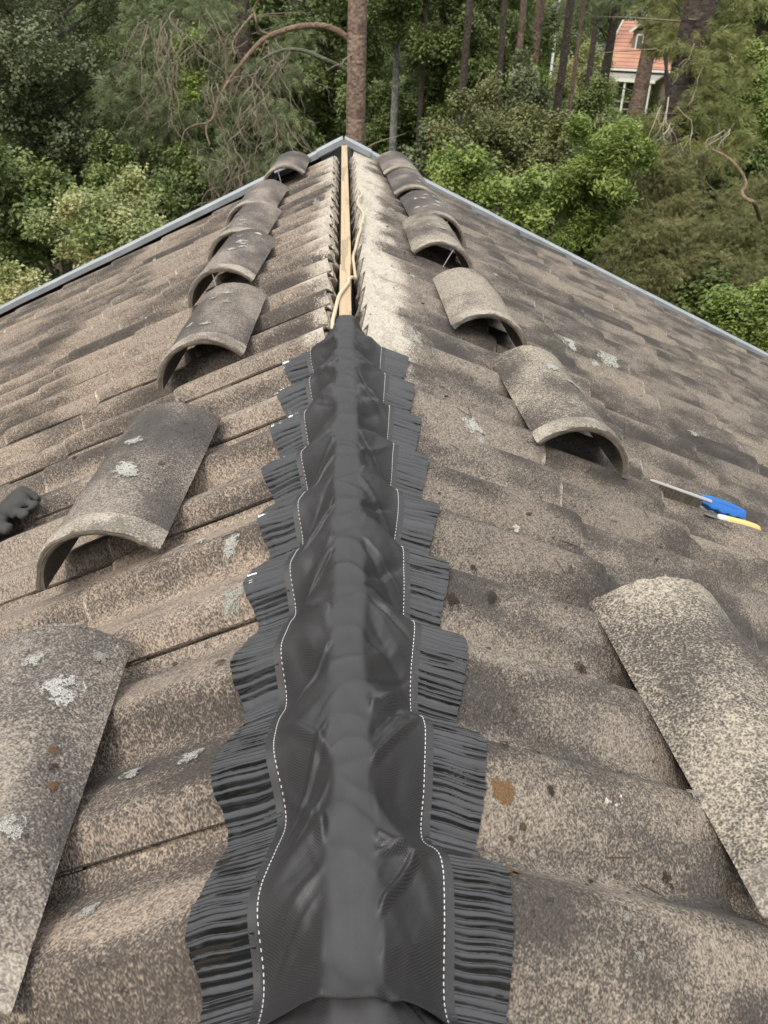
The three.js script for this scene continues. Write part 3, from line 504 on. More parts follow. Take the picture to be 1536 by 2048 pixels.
{ // crumpled work glove
  const N = 64, mc = new MarchingCubes(N, std({}), false, false, 120000), half = 0.16;
  const cap = (p, a, b, ra, rb) => { const ab = b.clone().sub(a), t = clamp(p.clone().sub(a).dot(ab) / ab.lengthSq()); return p.distanceTo(a.clone().addScaledVector(ab, t)) - lerp(ra, rb, t); };
  const smin = (a, b, k) => { const h = clamp(0.5 + 0.5 * (b - a) / k); return lerp(b, a, h) - k * h * (1 - h); };
  const bones = [[V(-0.15, 0.01, 0.0), V(-0.07, 0.004, 0), 0.036, 0.034], [V(-0.07, 0.004, 0.018), V(-0.01, 0.006, 0.022), 0.028, 0.026], [V(-0.07, 0.004, -0.018), V(-0.01, 0.006, -0.022), 0.028, 0.024]];
  const fingers = [[[-0.01, 0.008, 0.036], [0.035, 0.024, 0.045], [0.06, 0.004, 0.05]], [[-0.005, 0.008, 0.013], [0.05, 0.028, 0.016], [0.085, 0.006, 0.02]], [[-0.005, 0.008, -0.011], [0.052, 0.026, -0.014], [0.09, 0.004, -0.006]], [[-0.01, 0.006, -0.034], [0.035, 0.02, -0.042], [0.068, 0.0, -0.036]], [[-0.07, 0.005, 0.035], [-0.03, 0.012, 0.072], [0.008, 0.004, 0.08]]];
  for (const f of fingers) { const q = f.map((c) => V(...c)); bones.push([q[0], q[1], 0.0145, 0.0135], [q[1], q[2], 0.0135, 0.0105]); }
  for (let k = 0; k < N; k++) for (let j = 0; j < N; j++) for (let i = 0; i < N; i++) {
    const p = V((i - N / 2) / (N / 2) * half, (j - N / 2) / (N / 2) * half, (k - N / 2) / (N / 2) * half);
    let d = 1; bones.forEach((b, n) => { const q = p.clone(); if (n < 3) q.y *= 1.6; d = smin(d, cap(q, ...b), 0.014); });
    d += 0.006 * n3(p.x * 30, p.y * 30, p.z * 26, 3) + 0.0016 * Math.sin(p.x * 330 + 5 * n2(p.z * 50, p.x * 30, 2)) + 0.0008 * n3(p.x * 130, p.y * 130, p.z * 130, 6);
    mc.field[i + j * N + k * N * N] = -d;
  }
  mc.isolation = 0; mc.update();
  const g = new THREE.BufferGeometry(), c = mc.count;
  g.setAttribute('position', new THREE.Float32BufferAttribute(Array.from(mc.positionArray.slice(0, c * 3), (v) => v * half), 3));
  g.setAttribute('normal', new THREE.Float32BufferAttribute(mc.normalArray.slice(0, c * 3), 3));
  g.setAttribute('uv', new THREE.Float32BufferAttribute(new Float32Array(c * 2), 2));
  const t = mesh(numbered('work_glove'), g, std({ color: new THREE.Color().setRGB(0.045, 0.045, 0.043), roughness: 0.8 }));
  t.scale.set(1, 0.8, 1.15); t.position.copy(onRoof(-0.705, -1.37, 0.034)); t.rotation.order = 'ZYX'; t.rotation.set(0, -0.25, A);
  t.userData = { label: 'crumpled dark grey work glove lying on the pinkish tile slope', category: 'glove' }; scene.add(t);
}

// ---------------------------------------------------------------- ground and the far lawn
const RIGHT = FWD.clone().cross(camera.up).normalize(), UP = camera.up.clone().normalize();
const at = (px, py, d) => EYE.clone().addScaledVector(FWD, d).addScaledVector(RIGHT, (px - 768) / 1536 * d).addScaledVector(UP, -(py - 1024) / 1536 * d);
const rgb = (r, g, b) => new THREE.Color().setRGB(r, g, b);
{
  const n = fbm(1024, 1024, 12, 12, 301, 5, 0.6), f = layer(1024, 1024, 400, 400, 305);
  const soil = texture(1024, 1024, (i, x, y, c) => { const g = sstep(0.42, 0.6, n[i]), v = 0.55 + 0.8 * f[i]; c[0] = lerp(0.075, 0.05, g) * v; c[1] = lerp(0.06, 0.085, g) * v; c[2] = lerp(0.035, 0.025, g) * v; }, true, 14, 14);
  const p = new THREE.PlaneGeometry(360, 360, 1, 1).rotateX(-Math.PI / 2), uv = p.attributes.uv; for (let i = 0; i < uv.count; i++) uv.setXY(i, uv.getX(i) * 360, uv.getY(i) * 360);
  structure(mesh('ground', p, std({ map: soil, roughness: 1 })));
  const lawnTex = texture(1024, 1024, (i, x, y, c) => { const v = 0.6 + 0.7 * f[i] + 0.4 * (n[i] - 0.5); c[0] = 0.14 * v; c[1] = 0.19 * v; c[2] = 0.045 * v; }, true, 14, 14);
  const c = at(1180, 260, 46), L = new THREE.PlaneGeometry(30, 34, 1, 1).rotateX(-Math.PI / 2), uw = L.attributes.uv; for (let i = 0; i < uw.count; i++) uw.setXY(i, uw.getX(i) * 30, uw.getY(i) * 34);
  const lawn = mesh('lawn', L, std({ map: lawnTex, roughness: 1 })); lawn.position.set(c.x + 2, 0.004, -52); structure(lawn);
}

// ---------------------------------------------------------------- foliage: small clusters of leaves or needles, many to a crown
function leafCluster(n, len, wid, spread, seed, up = 0.6) {
  const r = rng(seed), p = [], ix = [], uv = [];
  for (let i = 0; i < n; i++) {
    const b = V((r() - 0.5), (r() - 0.5) * 0.7, (r() - 0.5)).multiplyScalar(spread * 2), a = r() * 6.283, d = V(Math.cos(a), (r() - 0.6) * 0.9, Math.sin(a)).normalize();
    const nn = V(r() - 0.5, up + r() * 0.6, r() - 0.5).normalize(), s = d.clone().cross(nn).normalize(), q = s.clone().cross(d), L = len * (0.7 + 0.6 * r()), w = wid * (0.7 + 0.6 * r());
    const k = p.length / 3, put = (f, g, h) => { const v = b.clone().addScaledVector(d, f * L).addScaledVector(s, g * w).addScaledVector(q, h * w); p.push(v.x, v.y, v.z); uv.push(0, 0); };
    put(0, 0, 0); put(0.45, -0.5, 0.22); put(1, 0, -0.15); put(0.45, 0.5, 0.22); ix.push(k, k + 1, k + 2, k, k + 2, k + 3);
  }
  const g = new THREE.BufferGeometry(); g.setAttribute('position', new THREE.Float32BufferAttribute(p, 3)); g.setAttribute('uv', new THREE.Float32BufferAttribute(uv, 2)); g.setIndex(ix); g.computeVertexNormals(); return g;
}
function needleCluster(n, len, wid, twig, seed) { // a brush of needles round the end of a twig that points along +x
  const r = rng(seed), p = [], ix = [], uv = [];
  for (let i = 0; i < n; i++) {
    const x = twig * Math.pow(r(), 0.7), a = r() * 6.283, d = V(0.75 + 0.5 * r(), Math.cos(a), Math.sin(a)).normalize(), s = d.clone().cross(V(r() - 0.5, r() - 0.5, r() - 0.5)).normalize(), L = len * (0.7 + 0.5 * r());
    const k = p.length / 3; p.push(x, 0, 0, x + d.x * L * 0.5 + s.x * wid, d.y * L * 0.5 + s.y * wid, d.z * L * 0.5 + s.z * wid, x + d.x * L, d.y * L - 0.01, d.z * L); uv.push(0, 0, 0, 0, 0, 0); ix.push(k, k + 1, k + 2);
  }
  const g = new THREE.BufferGeometry(); g.setAttribute('position', new THREE.Float32BufferAttribute(p, 3)); g.setAttribute('uv', new THREE.Float32BufferAttribute(uv, 2)); g.setIndex(ix); g.computeVertexNormals(); return g;
}
const leafMat = new THREE.MeshPhysicalMaterial({ color: 0xffffff, roughness: 0.62, transmission: 0.4, thickness: 0, side: THREE.DoubleSide });
const needleMat = std({ color: 0xffffff, roughness: 0.7, side: THREE.DoubleSide });
const PROTO = { oak: leafCluster(19, 0.05, 0.03, 0.09, 1), small: leafCluster(20, 0.04, 0.025, 0.085, 2), tiny: leafCluster(16, 0.036, 0.022, 0.07, 3), long: leafCluster(20, 0.055, 0.017, 0.075, 4, 0.9), big: leafCluster(22, 0.095, 0.06, 0.2, 5), pine: needleCluster(44, 0.07, 0.0016, 0.12, 6), juniper: needleCluster(46, 0.03, 0.0016, 0.16, 7) };
function foliage(name, parent, proto, clumps, per, colours, seed, size = [0.75, 1.3], droop = 0) {
  const r = rng(seed), n = clumps.length * per, m = new THREE.InstancedMesh(PROTO[proto], proto === 'pine' || proto === 'juniper' ? needleMat : leafMat, n);
  const q = new THREE.Quaternion(), e = new THREE.Euler(), M = new THREE.Matrix4(), s = V(1, 1, 1), p = V(0, 0, 0), c = new THREE.Color(); let k = 0;
  const needle = proto === 'pine' || proto === 'juniper';
  for (const [cx, cy, cz, rx, ry, rz] of clumps) {
    const tone = r();
    for (let i = 0; i < per; i++) {
      const a = r() * 6.283, u = r() * 2 - 1, w = Math.sqrt(1 - u * u), R = Math.pow(r(), 0.45);
      p.set(cx + Math.cos(a) * w * R * rx, cy + u * R * ry, cz + Math.sin(a) * w * R * rz);
      if (needle) e.set((r() - 0.5) * 1.2, r() * 6.283, (r() - 0.5) * 1.6 + droop, 'YZX'); else e.set((r() - 0.5) * 1.5, r() * 6.283, (r() - 0.5) * 1.5);
      const z = lerp(size[0], size[1], r()); s.set(z, z, z); M.compose(p, q.setFromEuler(e), s); m.setMatrixAt(k, M);
      const t = clamp(tone * 0.6 + r() * 0.5), A1 = colours[0], B1 = colours[1], v = 0.8 + 0.4 * r(); c.setRGB(lerp(A1[0], B1[0], t) * v, lerp(A1[1], B1[1], t) * v, lerp(A1[2], B1[2], t) * v); m.setColorAt(k, c); k++;
    }
  }
  m.name = name; m.castShadow = m.receiveShadow = true; m.userData.kind = 'stuff'; parent.add(m); return m;
}
// bark
function bark(seed, c1, c2, sx = 5, sy = 3) {
  const n = layer(256, 512, 22, 34, seed), f = fbm(256, 512, 6, 9, seed + 1, 5, 0.65), g = layer(256, 512, 90, 70, seed + 2);
  return std({ map: texture(256, 512, (i, x, y, c) => { const p = sstep(0.2, 0.75, n[i] * 0.4 + f[i] * 0.6), v = 0.6 + 0.5 * g[i] + 0.3 * (f[i] - 0.5); for (let k = 0; k < 3; k++) c[k] = lerp(c1[k], c2[k], p) * v; }, true),
    bumpMap: texture(256, 512, (i, x, y, c) => { c[0] = n[i] * 0.6 + g[i] * 0.2 + f[i] * 0.2; }, false), bumpScale: 0.015, roughness: 0.95 });
}
const barkPine = bark(401, [0.15, 0.105, 0.082], [0.34, 0.245, 0.19]), barkOrange = bark(405, [0.2, 0.1, 0.055], [0.36, 0.19, 0.1]), barkDark = bark(411, [0.045, 0.036, 0.03], [0.1, 0.08, 0.066]), barkGrey = bark(421, [0.13, 0.125, 0.115], [0.26, 0.25, 0.225]), barkBirch = bark(431, [0.12, 0.125, 0.11], [0.36, 0.36, 0.33]);
const twigMat = std({ color: rgb(0.2, 0.165, 0.125), roughness: 0.9 }), limbOrange = bark(441, [0.2, 0.145, 0.1], [0.38, 0.28, 0.19]), limbGreen = bark(445, [0.14, 0.15, 0.1], [0.25, 0.26, 0.19]), palewood = std({ color: rgb(0.42, 0.37, 0.3), roughness: 0.9 });
function wavyLine(a, b, n, amp, seed, sag = 0) { const o = []; for (let i = 0; i <= n; i++) { const t = i / n, p = a.clone().lerp(b, t); p.x += amp * n1(t * 3.1, seed); p.z += amp * n1(t * 2.7, seed + 9); p.y += amp * 0.4 * n1(t * 4, seed + 5) + sag * Math.sin(Math.PI * t); o.push(p); } return o; }
// limbs from the trunk out to each clump, as one part
function limbs(parent, mat, trunkAt, clumps, r0, seed, every = 1) {
  const r = rng(seed), gs = [];
  clumps.forEach((c, i) => { if (i % every) return; const b = V(c[0], c[1], c[2]), a = trunkAt(c[1] - 0.3 - 0.4 * b.distanceTo(trunkAt(c[1]))), q = wavyLine(a, b, 7, 0.06, seed + i, 0.08); gs.push(tube(q, q.map((_, k) => r0 * lerp(1, 0.22, k / 7)), 5, 0.5)); });
  mesh('branches', mergeGeometries(gs), mat, parent);
}
function clumpsIn(C, rx, ry, rz, n, size, seed) { const r = rng(seed), o = []; for (let i = 0; i < n; i++) { const a = r() * 6.283, u = r() * 2 - 1, w = Math.sqrt(1 - u * u), R = Math.pow(r(), 0.5), s = size * (0.65 + 0.7 * r()); o.push([C.x + Math.cos(a) * w * R * rx, C.y + u * R * ry, C.z + Math.sin(a) * w * R * rz, s, s * 0.75, s]); } for (let i = 0; i < n * 0.35; i++) { const a = r() * 6.283, u = Math.pow(r(), 0.6), w = Math.sqrt(1 - u * u), R = 0.95 + 0.45 * r(), s = size * (0.3 + 0.3 * r()); o.push([C.x + Math.cos(a) * w * R * rx, C.y + u * R * ry, C.z + Math.sin(a) * w * R * rz, s * 0.8, s * 1.3, s * 0.8]); } return o; }
function trunkLine(x, z, top, lean, seed, y0 = -0.05) { const n = 12, o = []; for (let i = 0; i <= n; i++) { const y = lerp(y0, top, i / n); o.push(V(x + lean[0] * y + 0.05 * n1(y * 0.5, seed), y, z + lean[1] * y + 0.05 * n1(y * 0.45, seed + 3))); } return o; }
const alongTrunk = (L) => (y) => { const n = L.length - 1, t = clamp((y - L[0].y) / (L[n].y - L[0].y)) * n, i = Math.min(n - 1, Math.floor(t)); return L[i].clone().lerp(L[i + 1], t - i); };
const G = { grey: [[0.11, 0.15, 0.06], [0.23, 0.265, 0.125]], mid: [[0.105, 0.165, 0.036], [0.225, 0.285, 0.075]], bright: [[0.16, 0.25, 0.04], [0.32, 0.4, 0.09]], yellow: [[0.22, 0.31, 0.085], [0.55, 0.53, 0.26]], olive: [[0.125, 0.16, 0.045], [0.25, 0.26, 0.09]], pine: [[0.115, 0.155, 0.065], [0.215, 0.26, 0.125]], brown: [[0.12, 0.14, 0.052], [0.22, 0.215, 0.09]] };
let SEED = 1000;
// a leafy tree or bush: crown centre from where it shows and how far off it stands
function leafy(name, label, category, group, px, py, d, rx, ry, proto, pal, n, per, o = {}) {
  const C = at(px, py, d), s = SEED += 17, t = thing(name, label, category, group, [C.x, 0, C.z]), c0 = V(0, C.y, 0);
  const L = trunkLine(0, 0, Math.max(0.5, C.y + ry * 0.5), [o.lean ?? 0, 0], s), r0 = o.r ?? 0.07;
  mesh('trunk', tube(L, L.map((_, i) => r0 * lerp(1, 0.35, i / 12)), 8, 1), o.bark ?? barkDark, t);
  const cl = clumpsIn(c0, rx, ry, o.rz ?? rx, n, o.clump ?? Math.min(rx, ry) * 0.36, s + 1);
  limbs(t, o.bark ?? barkDark, alongTrunk(L), cl, r0 * 0.3, s + 2, o.every ?? 2);
  foliage('foliage', t, proto, cl, per, G[pal], s + 3, o.size);
  return t;
}
// a pine: bare trunk with short dead stubs, boughs of needles where given [px, py, d, size]
function pine(label, px, py, d, r, o = {}) {
  const B = at(px, py, d), s = SEED += 17, top = o.top ?? 13, t = thing('pine_tree', label, 'pine tree', o.group, [B.x, 0, B.z]);
  const lean = o.lean ?? [0, 0], L = trunkLine(-lean[0] * B.y, -lean[1] * B.y, top, lean, s), on = alongTrunk(L), rr = rng(s);
  mesh('trunk', tube(L, L.map((_, i) => r * lerp(1.12, 0.4, Math.pow(i / 12, 1.3))), 14, 0.9), o.bark ?? barkDark, t);
  const dead = [];
  for (let i = 0; i < (o.stubs ?? 14); i++) { const y = 1.5 + rr() * 7, a = on(y), w = rr() * 6.283, l = 0.25 + rr() * 0.9, b = a.clone().add(V(Math.cos(w) * l, (rr() - 0.4) * 0.4, Math.sin(w) * l)), q = wavyLine(a, b, 5, 0.04, s + i); dead.push(tube(q, q.map((_, k) => 0.012 * lerp(1, 0.25, k / 5)), 4)); }
  if (dead.length) mesh('dead_branches', mergeGeometries(dead), twigMat, t);
  const cl = (o.boughs ?? []).map(([x, y, dd, z, fl = 0.5]) => { const c = at(x, y, dd).sub(t.position); return [c.x, c.y, c.z, z, z * fl, z]; });
  const q = rng(s + 5); for (let i = 0; i < (o.crown ?? 10); i++) { const a = q() * 6.283, R = 0.3 + q() * 1.5, y = lerp(7.4, top, q()), c = on(y); cl.push([c.x + Math.cos(a) * R, y, c.z + Math.sin(a) * R, 0.55, 0.3, 0.55]); }
  limbs(t, o.bark ?? barkDark, on, cl, r * 0.16, s + 2);
  foliage('needles', t, o.proto ?? 'pine', cl, o.per ?? 70, G[o.pal ?? 'pine'], s + 3, o.size ?? [0.9, 1.5], o.droop ?? -0.25);
  return t;
}
function stick(parent, name, P, r0, r1, mat, d = 9) { const c = new THREE.CatmullRomCurve3(P.map(([x, y, dd]) => at(x, y, dd ?? d).sub(parent.position))), q = c.getPoints(P.length * 6); return mesh(name, tube(q, q.map((_, i) => lerp(r0, r1, i / (q.length - 1))), 8, 0.4), mat, parent); }
function hangingTwigs(parent, starts, n, len, seed, mat = twigMat) { // fine dead twigs that droop and fork
  const r = rng(seed), gs = [];
  for (let i = 0; i < n; i++) {
    const [x, y, d] = starts[Math.floor(r() * starts.length)]; let p = at(x + (r() - 0.5) * 50, y + (r() - 0.5) * 40, d).sub(parent.position), v = V((r() - 0.55) * 1.2, -0.2 - r() * 0.8, (r() - 0.5) * 1.2), P = [p.clone()];
    const k = 6 + Math.floor(r() * 6), st = len * (0.5 + r()) / k;
    for (let j = 0; j < k; j++) { v.add(V((r() - 0.5) * 1.1, (r() - 0.62) * 0.7, (r() - 0.5) * 1.1)).normalize(); p = p.clone().addScaledVector(v, st); P.push(p); }
    gs.push(tube(P, P.map((_, j) => 0.0065 * (0.5 + r()) * lerp(1, 0.3, j / k)), 4));
    for (let f = 0; f < 3; f++) { const a = P[1 + Math.floor(r() * (k - 1))], b = a.clone().add(V((r() - 0.5) * 0.4, -r() * 0.35, (r() - 0.5) * 0.4)); const w = wavyLine(a, b, 4, 0.03, seed + i * 7 + f); gs.push(tube(w, w.map((_, j) => 0.0035 * lerp(1, 0.4, j / 4)), 3)); }
  }
  mesh('dead_twigs', mergeGeometries(gs), mat, parent).userData.kind = 'stuff';
}

// ---- the pine behind the peak, its bent branches
const mainPine = pine('stout pine with reddish bark and long bent branches, right behind the roof peak', 712, 180, 9.6, 0.128, { bark: barkPine, lean: [-0.012, 0], stubs: 6, top: 15, crown: 9 });
stick(mainPine, 'bent_branch', [[706, 92, 9.6], [690, 72, 9.5], [655, 54, 9.4], [610, 52, 9.3], [565, 62, 9.2], [528, 78, 9.1], [505, 100, 9.0], [482, 128, 8.9], [455, 165, 8.9], [436, 200, 8.8], [425, 238, 8.8]], 0.046, 0.008, limbOrange);
stick(mainPine, 'bent_branch', [[540, 70, 9.15], [516, 60, 9.0], [512, 40, 8.9], [508, 18, 8.9], [522, -8, 8.8]], 0.02, 0.009, limbOrange);
stick(mainPine, 'bent_branch', [[505, 30, 8.9], [480, 60, 8.8], [466, 85, 8.8], [470, 110, 8.7]], 0.014, 0.006, limbOrange);
stick(mainPine, 'lichen_branch', [[702, 146, 9.6], [680, 134, 9.5], [648, 118, 9.3], [605, 101, 9.2], [570, 100, 9.1], [540, 110, 9.0], [520, 122, 9.0]], 0.03, 0.012, limbGreen);
stick(mainPine, 'bent_branch', [[436, 200, 8.8], [428, 230, 8.8], [416, 245, 8.75], [390, 250, 8.7], [370, 262, 8.7], [362, 290, 8.7]], 0.014, 0.006, limbOrange);
stick(mainPine, 'bent_branch', [[416, 240, 8.75], [412, 262, 8.75], [420, 290, 8.7]], 0.012, 0.007, limbOrange);
hangingTwigs(mainPine, [[470, 120, 8.9], [520, 90, 9], [560, 110, 9.1], [430, 180, 8.8], [500, 150, 8.9], [400, 60, 8.8], [350, 40, 8.9], [420, 30, 8.8], [520, 200, 8.9], [560, 250, 9.0], [480, 260, 8.9], [440, 300, 8.9]], 95, 0.75, 77);
foliage('needles', mainPine, 'pine', [[540, 150], [500, 210], [560, 230], [470, 280], [540, 300], [420, 330]].map(([x, y]) => { const c = at(x, y, 9.3).sub(mainPine.position); return [c.x, c.y, c.z, 0.26, 0.2, 0.3]; }), 26, G.pine, 78, [0.7, 1.2], -0.5);

// ---- the pine with drooping grey-green boughs and others behind it
const leftPine = pine('dark pine trunk among drooping grey green boughs hung with dead twigs', 488, 150, 13, 0.15, { stubs: 24, crown: 8, per: 78, lean: [0.01, 0],
  boughs: [[330, 120, 10.2, 0.62], [270, 170, 10.4, 0.6], [380, 60, 10.4, 0.6], [300, 60, 10.6, 0.55], [250, 215, 10.5, 0.5], [350, 190, 10.2, 0.6], [420, 130, 10.6, 0.55], [400, 230, 10.2, 0.5], [300, 260, 10.6, 0.5], [560, 140, 11.5, 0.5], [580, 80, 11.5, 0.5], [450, 330, 10.6, 0.5], [520, 350, 10.8, 0.45], [380, 370, 10.4, 0.42], [400, 310, 10.4, 0.5], [560, 240, 11, 0.45], [340, 10, 10.5, 0.6], [440, 20, 10.8, 0.5], [460, 200, 11, 0.4]] });
hangingTwigs(leftPine, [[350, 60, 9.9], [420, 90, 10], [330, 150, 9.9], [460, 60, 10], [400, 300, 9.9], [480, 330, 10.2], [300, 40, 10]], 70, 0.9, 79);
pine('slim dark pine trunk between the drooping pine and the stout reddish pine', 592, 100, 18, 0.14, { stubs: 10 });
pine('reddish slim pine trunk deep in the shade, seen past the stout pine', 618, 20, 24, 0.13, { bark: barkOrange, stubs: 6 });
const PT = 'pine trunks standing in the wood beside the red roofed house';
pine('slender grey pine left of the white flagpole, standing over tall grass', 1068, 120, 14.5, 0.098, { bark: barkPine, lean: [0.005, 0], stubs: 16, group: PT });
pine('thin dark pine trunk right beside the white flagpole', 1120, 150, 12.6, 0.072, { lean: [0.004, 0], stubs: 22, group: PT });
pine('leaning pine in front of the porch of the red roofed house', 1212, 130, 16, 0.1, { lean: [0.012, 0], stubs: 16, group: PT, boughs: [[1170, 20, 15.6, 0.6], [1210, 10, 15.4, 0.55], [1140, 10, 16, 0.6]] });
pine('thick grey pine trunk crossing in front of the red roof', 1279, 180, 14.5, 0.15, { bark: barkPine, lean: [0.016, 0], stubs: 14, group: PT, boughs: [[1290, -5, 14, 0.6], [1370, 60, 13.5, 0.6]] });
pine('second grey trunk close behind the thick pine before the house', 1297, 150, 16, 0.1, { bark: barkPine, lean: [0.01, 0], stubs: 6, group: PT });
const rightPine = pine('massive pine with drooping olive needles hiding the end of the red roof', 1362, 220, 9.5, 0.225, { stubs: 16, crown: 6, per: 84, lean: [0.008, 0],
  boughs: [[1385, 70, 9.2, 0.42], [1400, 100, 9, 0.45], [1440, 150, 9, 0.45], [1450, 60, 9.2, 0.45], [1328, 90, 10.5, 0.14], [1310, 50, 10.8, 0.14], [1380, 30, 9.4, 0.45], [1420, 200, 9, 0.42], [1300, 250, 9.2, 0.26], [1450, 250, 9, 0.36], [1420, 300, 9, 0.28], [1330, 325, 8.9, 0.22], [1460, 0, 9.2, 0.4], [1330, -10, 9.6, 0.35], [1280, 260, 9.4, 0.22], [1440, 310, 8.8, 0.3]], pal: 'olive' });
hangingTwigs(rightPine, [[1410, 90, 8.9], [1330, 230, 8.9], [1340, 300, 8.8], [1450, 250, 8.8]], 30, 0.5, 80, palewood);
stick(rightPine, 'bleached_stick', [[1337, 195, 9.1], [1333, 225, 9.0], [1326, 255, 9.0], [1330, 285, 8.9], [1340, 310, 8.9]], 0.009, 0.006, palewood);
pine('tall dark pine trunk behind bright foliage beyond the massive pine', 1496, 60, 20, 0.13, { stubs: 8 });
pine('far dark pine trunk standing at the edge of the wood beyond the house', 1528, 70, 17, 0.16, { stubs: 8 });
{ // slim trunks deeper in the wood
  const r = rng(321);
  for (const [px, d, b] of [[545, 22, 0], [430, 20, 0], [655, 21, 1], [752, 17, 0], [845, 10.8, 0], [880, 12.5, 1], [932, 10.4, 0], [975, 12, 1], [1003, 10.6, 0], [1036, 12, 1], [1150, 13, 1], [1182, 24, 0], [1408, 20, 0], [1445, 26, 1], [130, 17, 0], [300, 21, 0]]) {
    const B = at(px, 120, d), s = SEED += 17, t = thing('slim_tree', b ? 'slim reddish tree trunk rising bare through the wood' : 'slim dark tree trunk rising bare through the wood', 'tree', b ? 'slim reddish trunks in the wood' : 'slim dark trunks in the wood', [B.x, 0, B.z]), lean = (r() - 0.5) * 0.05, L = trunkLine(-lean * B.y, 0, 11 + 3 * r(), [lean, 0], s), R = (0.06 + 0.05 * r()) * Math.min(1, d / 18);
    mesh('trunk', tube(L, L.map((_, i) => R * lerp(1.1, 0.4, i / 12)), 9, 0.9), b ? barkPine : barkDark, t);
    const on = alongTrunk(L), cl = []; for (let i = 0; i < 7; i++) { const a = r() * 6.283, y = lerp(7.5, 13, r()), c = on(y); cl.push([c.x + Math.cos(a) * 0.7, y, c.z + Math.sin(a) * 0.7, 0.5, 0.35, 0.5]); }
    limbs(t, barkDark, on, cl, R * 0.2, s + 2); foliage('needles', t, 'pine', cl, 40, G.pine, s + 3, [1, 1.6], -0.25);
  }
}
{ // bare crooked bough lying in the bushes
  const b = thing('fallen_bough', 'bare crooked brown bough sticking out of the dark bushes', 'bough', null, [at(1470, 350, 7.6).x, 0, at(1470, 350, 7.6).z]);
  stick(b, 'bough', [[1424, 300, 7.7], [1445, 309, 7.65], [1470, 328, 7.6], [1488, 355, 7.6], [1492, 372, 7.6], [1484, 384, 7.6], [1490, 396, 7.55], [1506, 404, 7.5], [1514, 418, 7.7], [1522, 450, 8.2], [1530, 520, 9], [1535, 700, 9.4]], 0.012, 0.024, limbOrange);
}
// ---- leafy trees
const birch = leafy('birch_tree', 'birch with pale blotched trunk beside the stout reddish pine', 'birch tree', null, 792, 20, 10.6, 0.5, 0.4, 'small', 'mid', 12, 50, { bark: barkBirch, r: 0.105, lean: 0.004 });
leafy('oak_tree', 'broad grey green tree filling the corner beyond the pinkish slope', 'tree', null, 60, 190, 11, 1.45, 1.9, 'oak', 'grey', 46, 62, { r: 0.12 });
leafy('oak_tree', 'green leafy tree between the grey green tree and the drooping pine', 'tree', null, 235, 330, 13, 1.2, 1.7, 'oak', 'mid', 34, 60, { r: 0.1 });
leafy('hazel_bush', 'leafy bush low behind the metal verge at the far corner', 'bush', null, 40, 470, 9.6, 0.85, 0.95, 'oak', 'mid', 26, 60);
leafy('oak_tree', 'small leaved tree seen above the green leafy tree, beside drooping boughs', 'tree', null, 210, 60, 15, 1.3, 1.3, 'small', 'mid', 28, 60);
leafy('flowering_shrub', 'pale yellow green shrub rising over the metal verge of the pinkish slope', 'shrub', null, 228, 475, 8.4, 0.56, 0.42, 'small', 'yellow', 28, 46, { clump: 0.18 });
leafy('flowering_shrub', 'tiny pale shoot poking over the verge below the yellow green shrub', 'shrub', null, 45, 585, 8.0, 0.2, 0.16, 'small', 'yellow', 6, 24, { r: 0.02, clump: 0.1 });
leafy('oak_bush', 'green bush in front of the drooping pine, behind the pale shrub', 'bush', null, 300, 410, 10.4, 0.7, 0.7, 'oak', 'mid', 18, 50);
leafy('oak_tree', 'speckled young oak to the right of the birch trunk', 'tree', null, 905, 170, 11.5, 0.75, 1.15, 'oak', 'mid', 30, 62, { r: 0.09 });
leafy('oak_tree', 'bronze tinged oak bush low behind the verge of the darker slope', 'tree', null, 960, 320, 10, 0.75, 0.65, 'small', 'olive', 26, 56);
leafy('oak_tree', 'round oak standing between the young oak and the flagpole', 'tree', null, 985, 180, 13.5, 0.6, 1.0, 'oak', 'mid', 22, 58);
leafy('oak_bush', 'bronze leaved bush between the pale sapling and the bright green ash', 'bush', null, 1100, 360, 9.2, 0.5, 0.6, 'small', 'olive', 22, 54);
leafy('hazel_bush', 'green bush right behind the peak between the pine and the birch', 'bush', null, 800, 240, 12, 0.85, 0.65, 'oak', 'mid', 24, 56);
leafy('hazel_bush', 'green bush at the foot of the drooping pine', 'bush', null, 560, 330, 12, 0.8, 0.7, 'oak', 'mid', 20, 56);
leafy('sapling', 'pale green upright sapling behind the verge below the bronze oak bush', 'sapling', null, 945, 385, 7.6, 0.24, 0.24, 'small', 'bright', 12, 34, { r: 0.02, clump: 0.13 });
leafy('sapling', 'slim bright sapling standing just before the bronze leaved bush', 'sapling', null, 1052, 440, 7.2, 0.13, 0.3, 'small', 'bright', 10, 28, { r: 0.015, clump: 0.1 });
leafy('sapling', 'low bright sapling tip showing next to the topmost loose tile', 'sapling', null, 900, 345, 8, 0.14, 0.16, 'small', 'bright', 7, 24, { r: 0.015, clump: 0.1 });
leafy('ash_bush', 'bright green ash bush with long leaflets before the dark junipers', 'bush', null, 1195, 420, 7.9, 0.42, 0.62, 'long', 'bright', 32, 46, { r: 0.03, clump: 0.18 });
leafy('ash_bush', 'light green shoot rising at the top of the bright ash bush', 'bush', null, 1225, 305, 8.1, 0.12, 0.2, 'long', 'bright', 6, 26, { r: 0.02, clump: 0.12 });
leafy('maple_tree', 'vivid green tree behind the crooked bough at the wood edge', 'tree', null, 1510, 240, 10.5, 0.55, 0.7, 'oak', 'bright', 20, 52, { r: 0.06 });
leafy('maple_tree', 'mid green tree under the massive pine, behind the junipers', 'tree', null, 1430, 400, 10, 0.7, 0.6, 'oak', 'mid', 22, 54, { r: 0.06 });
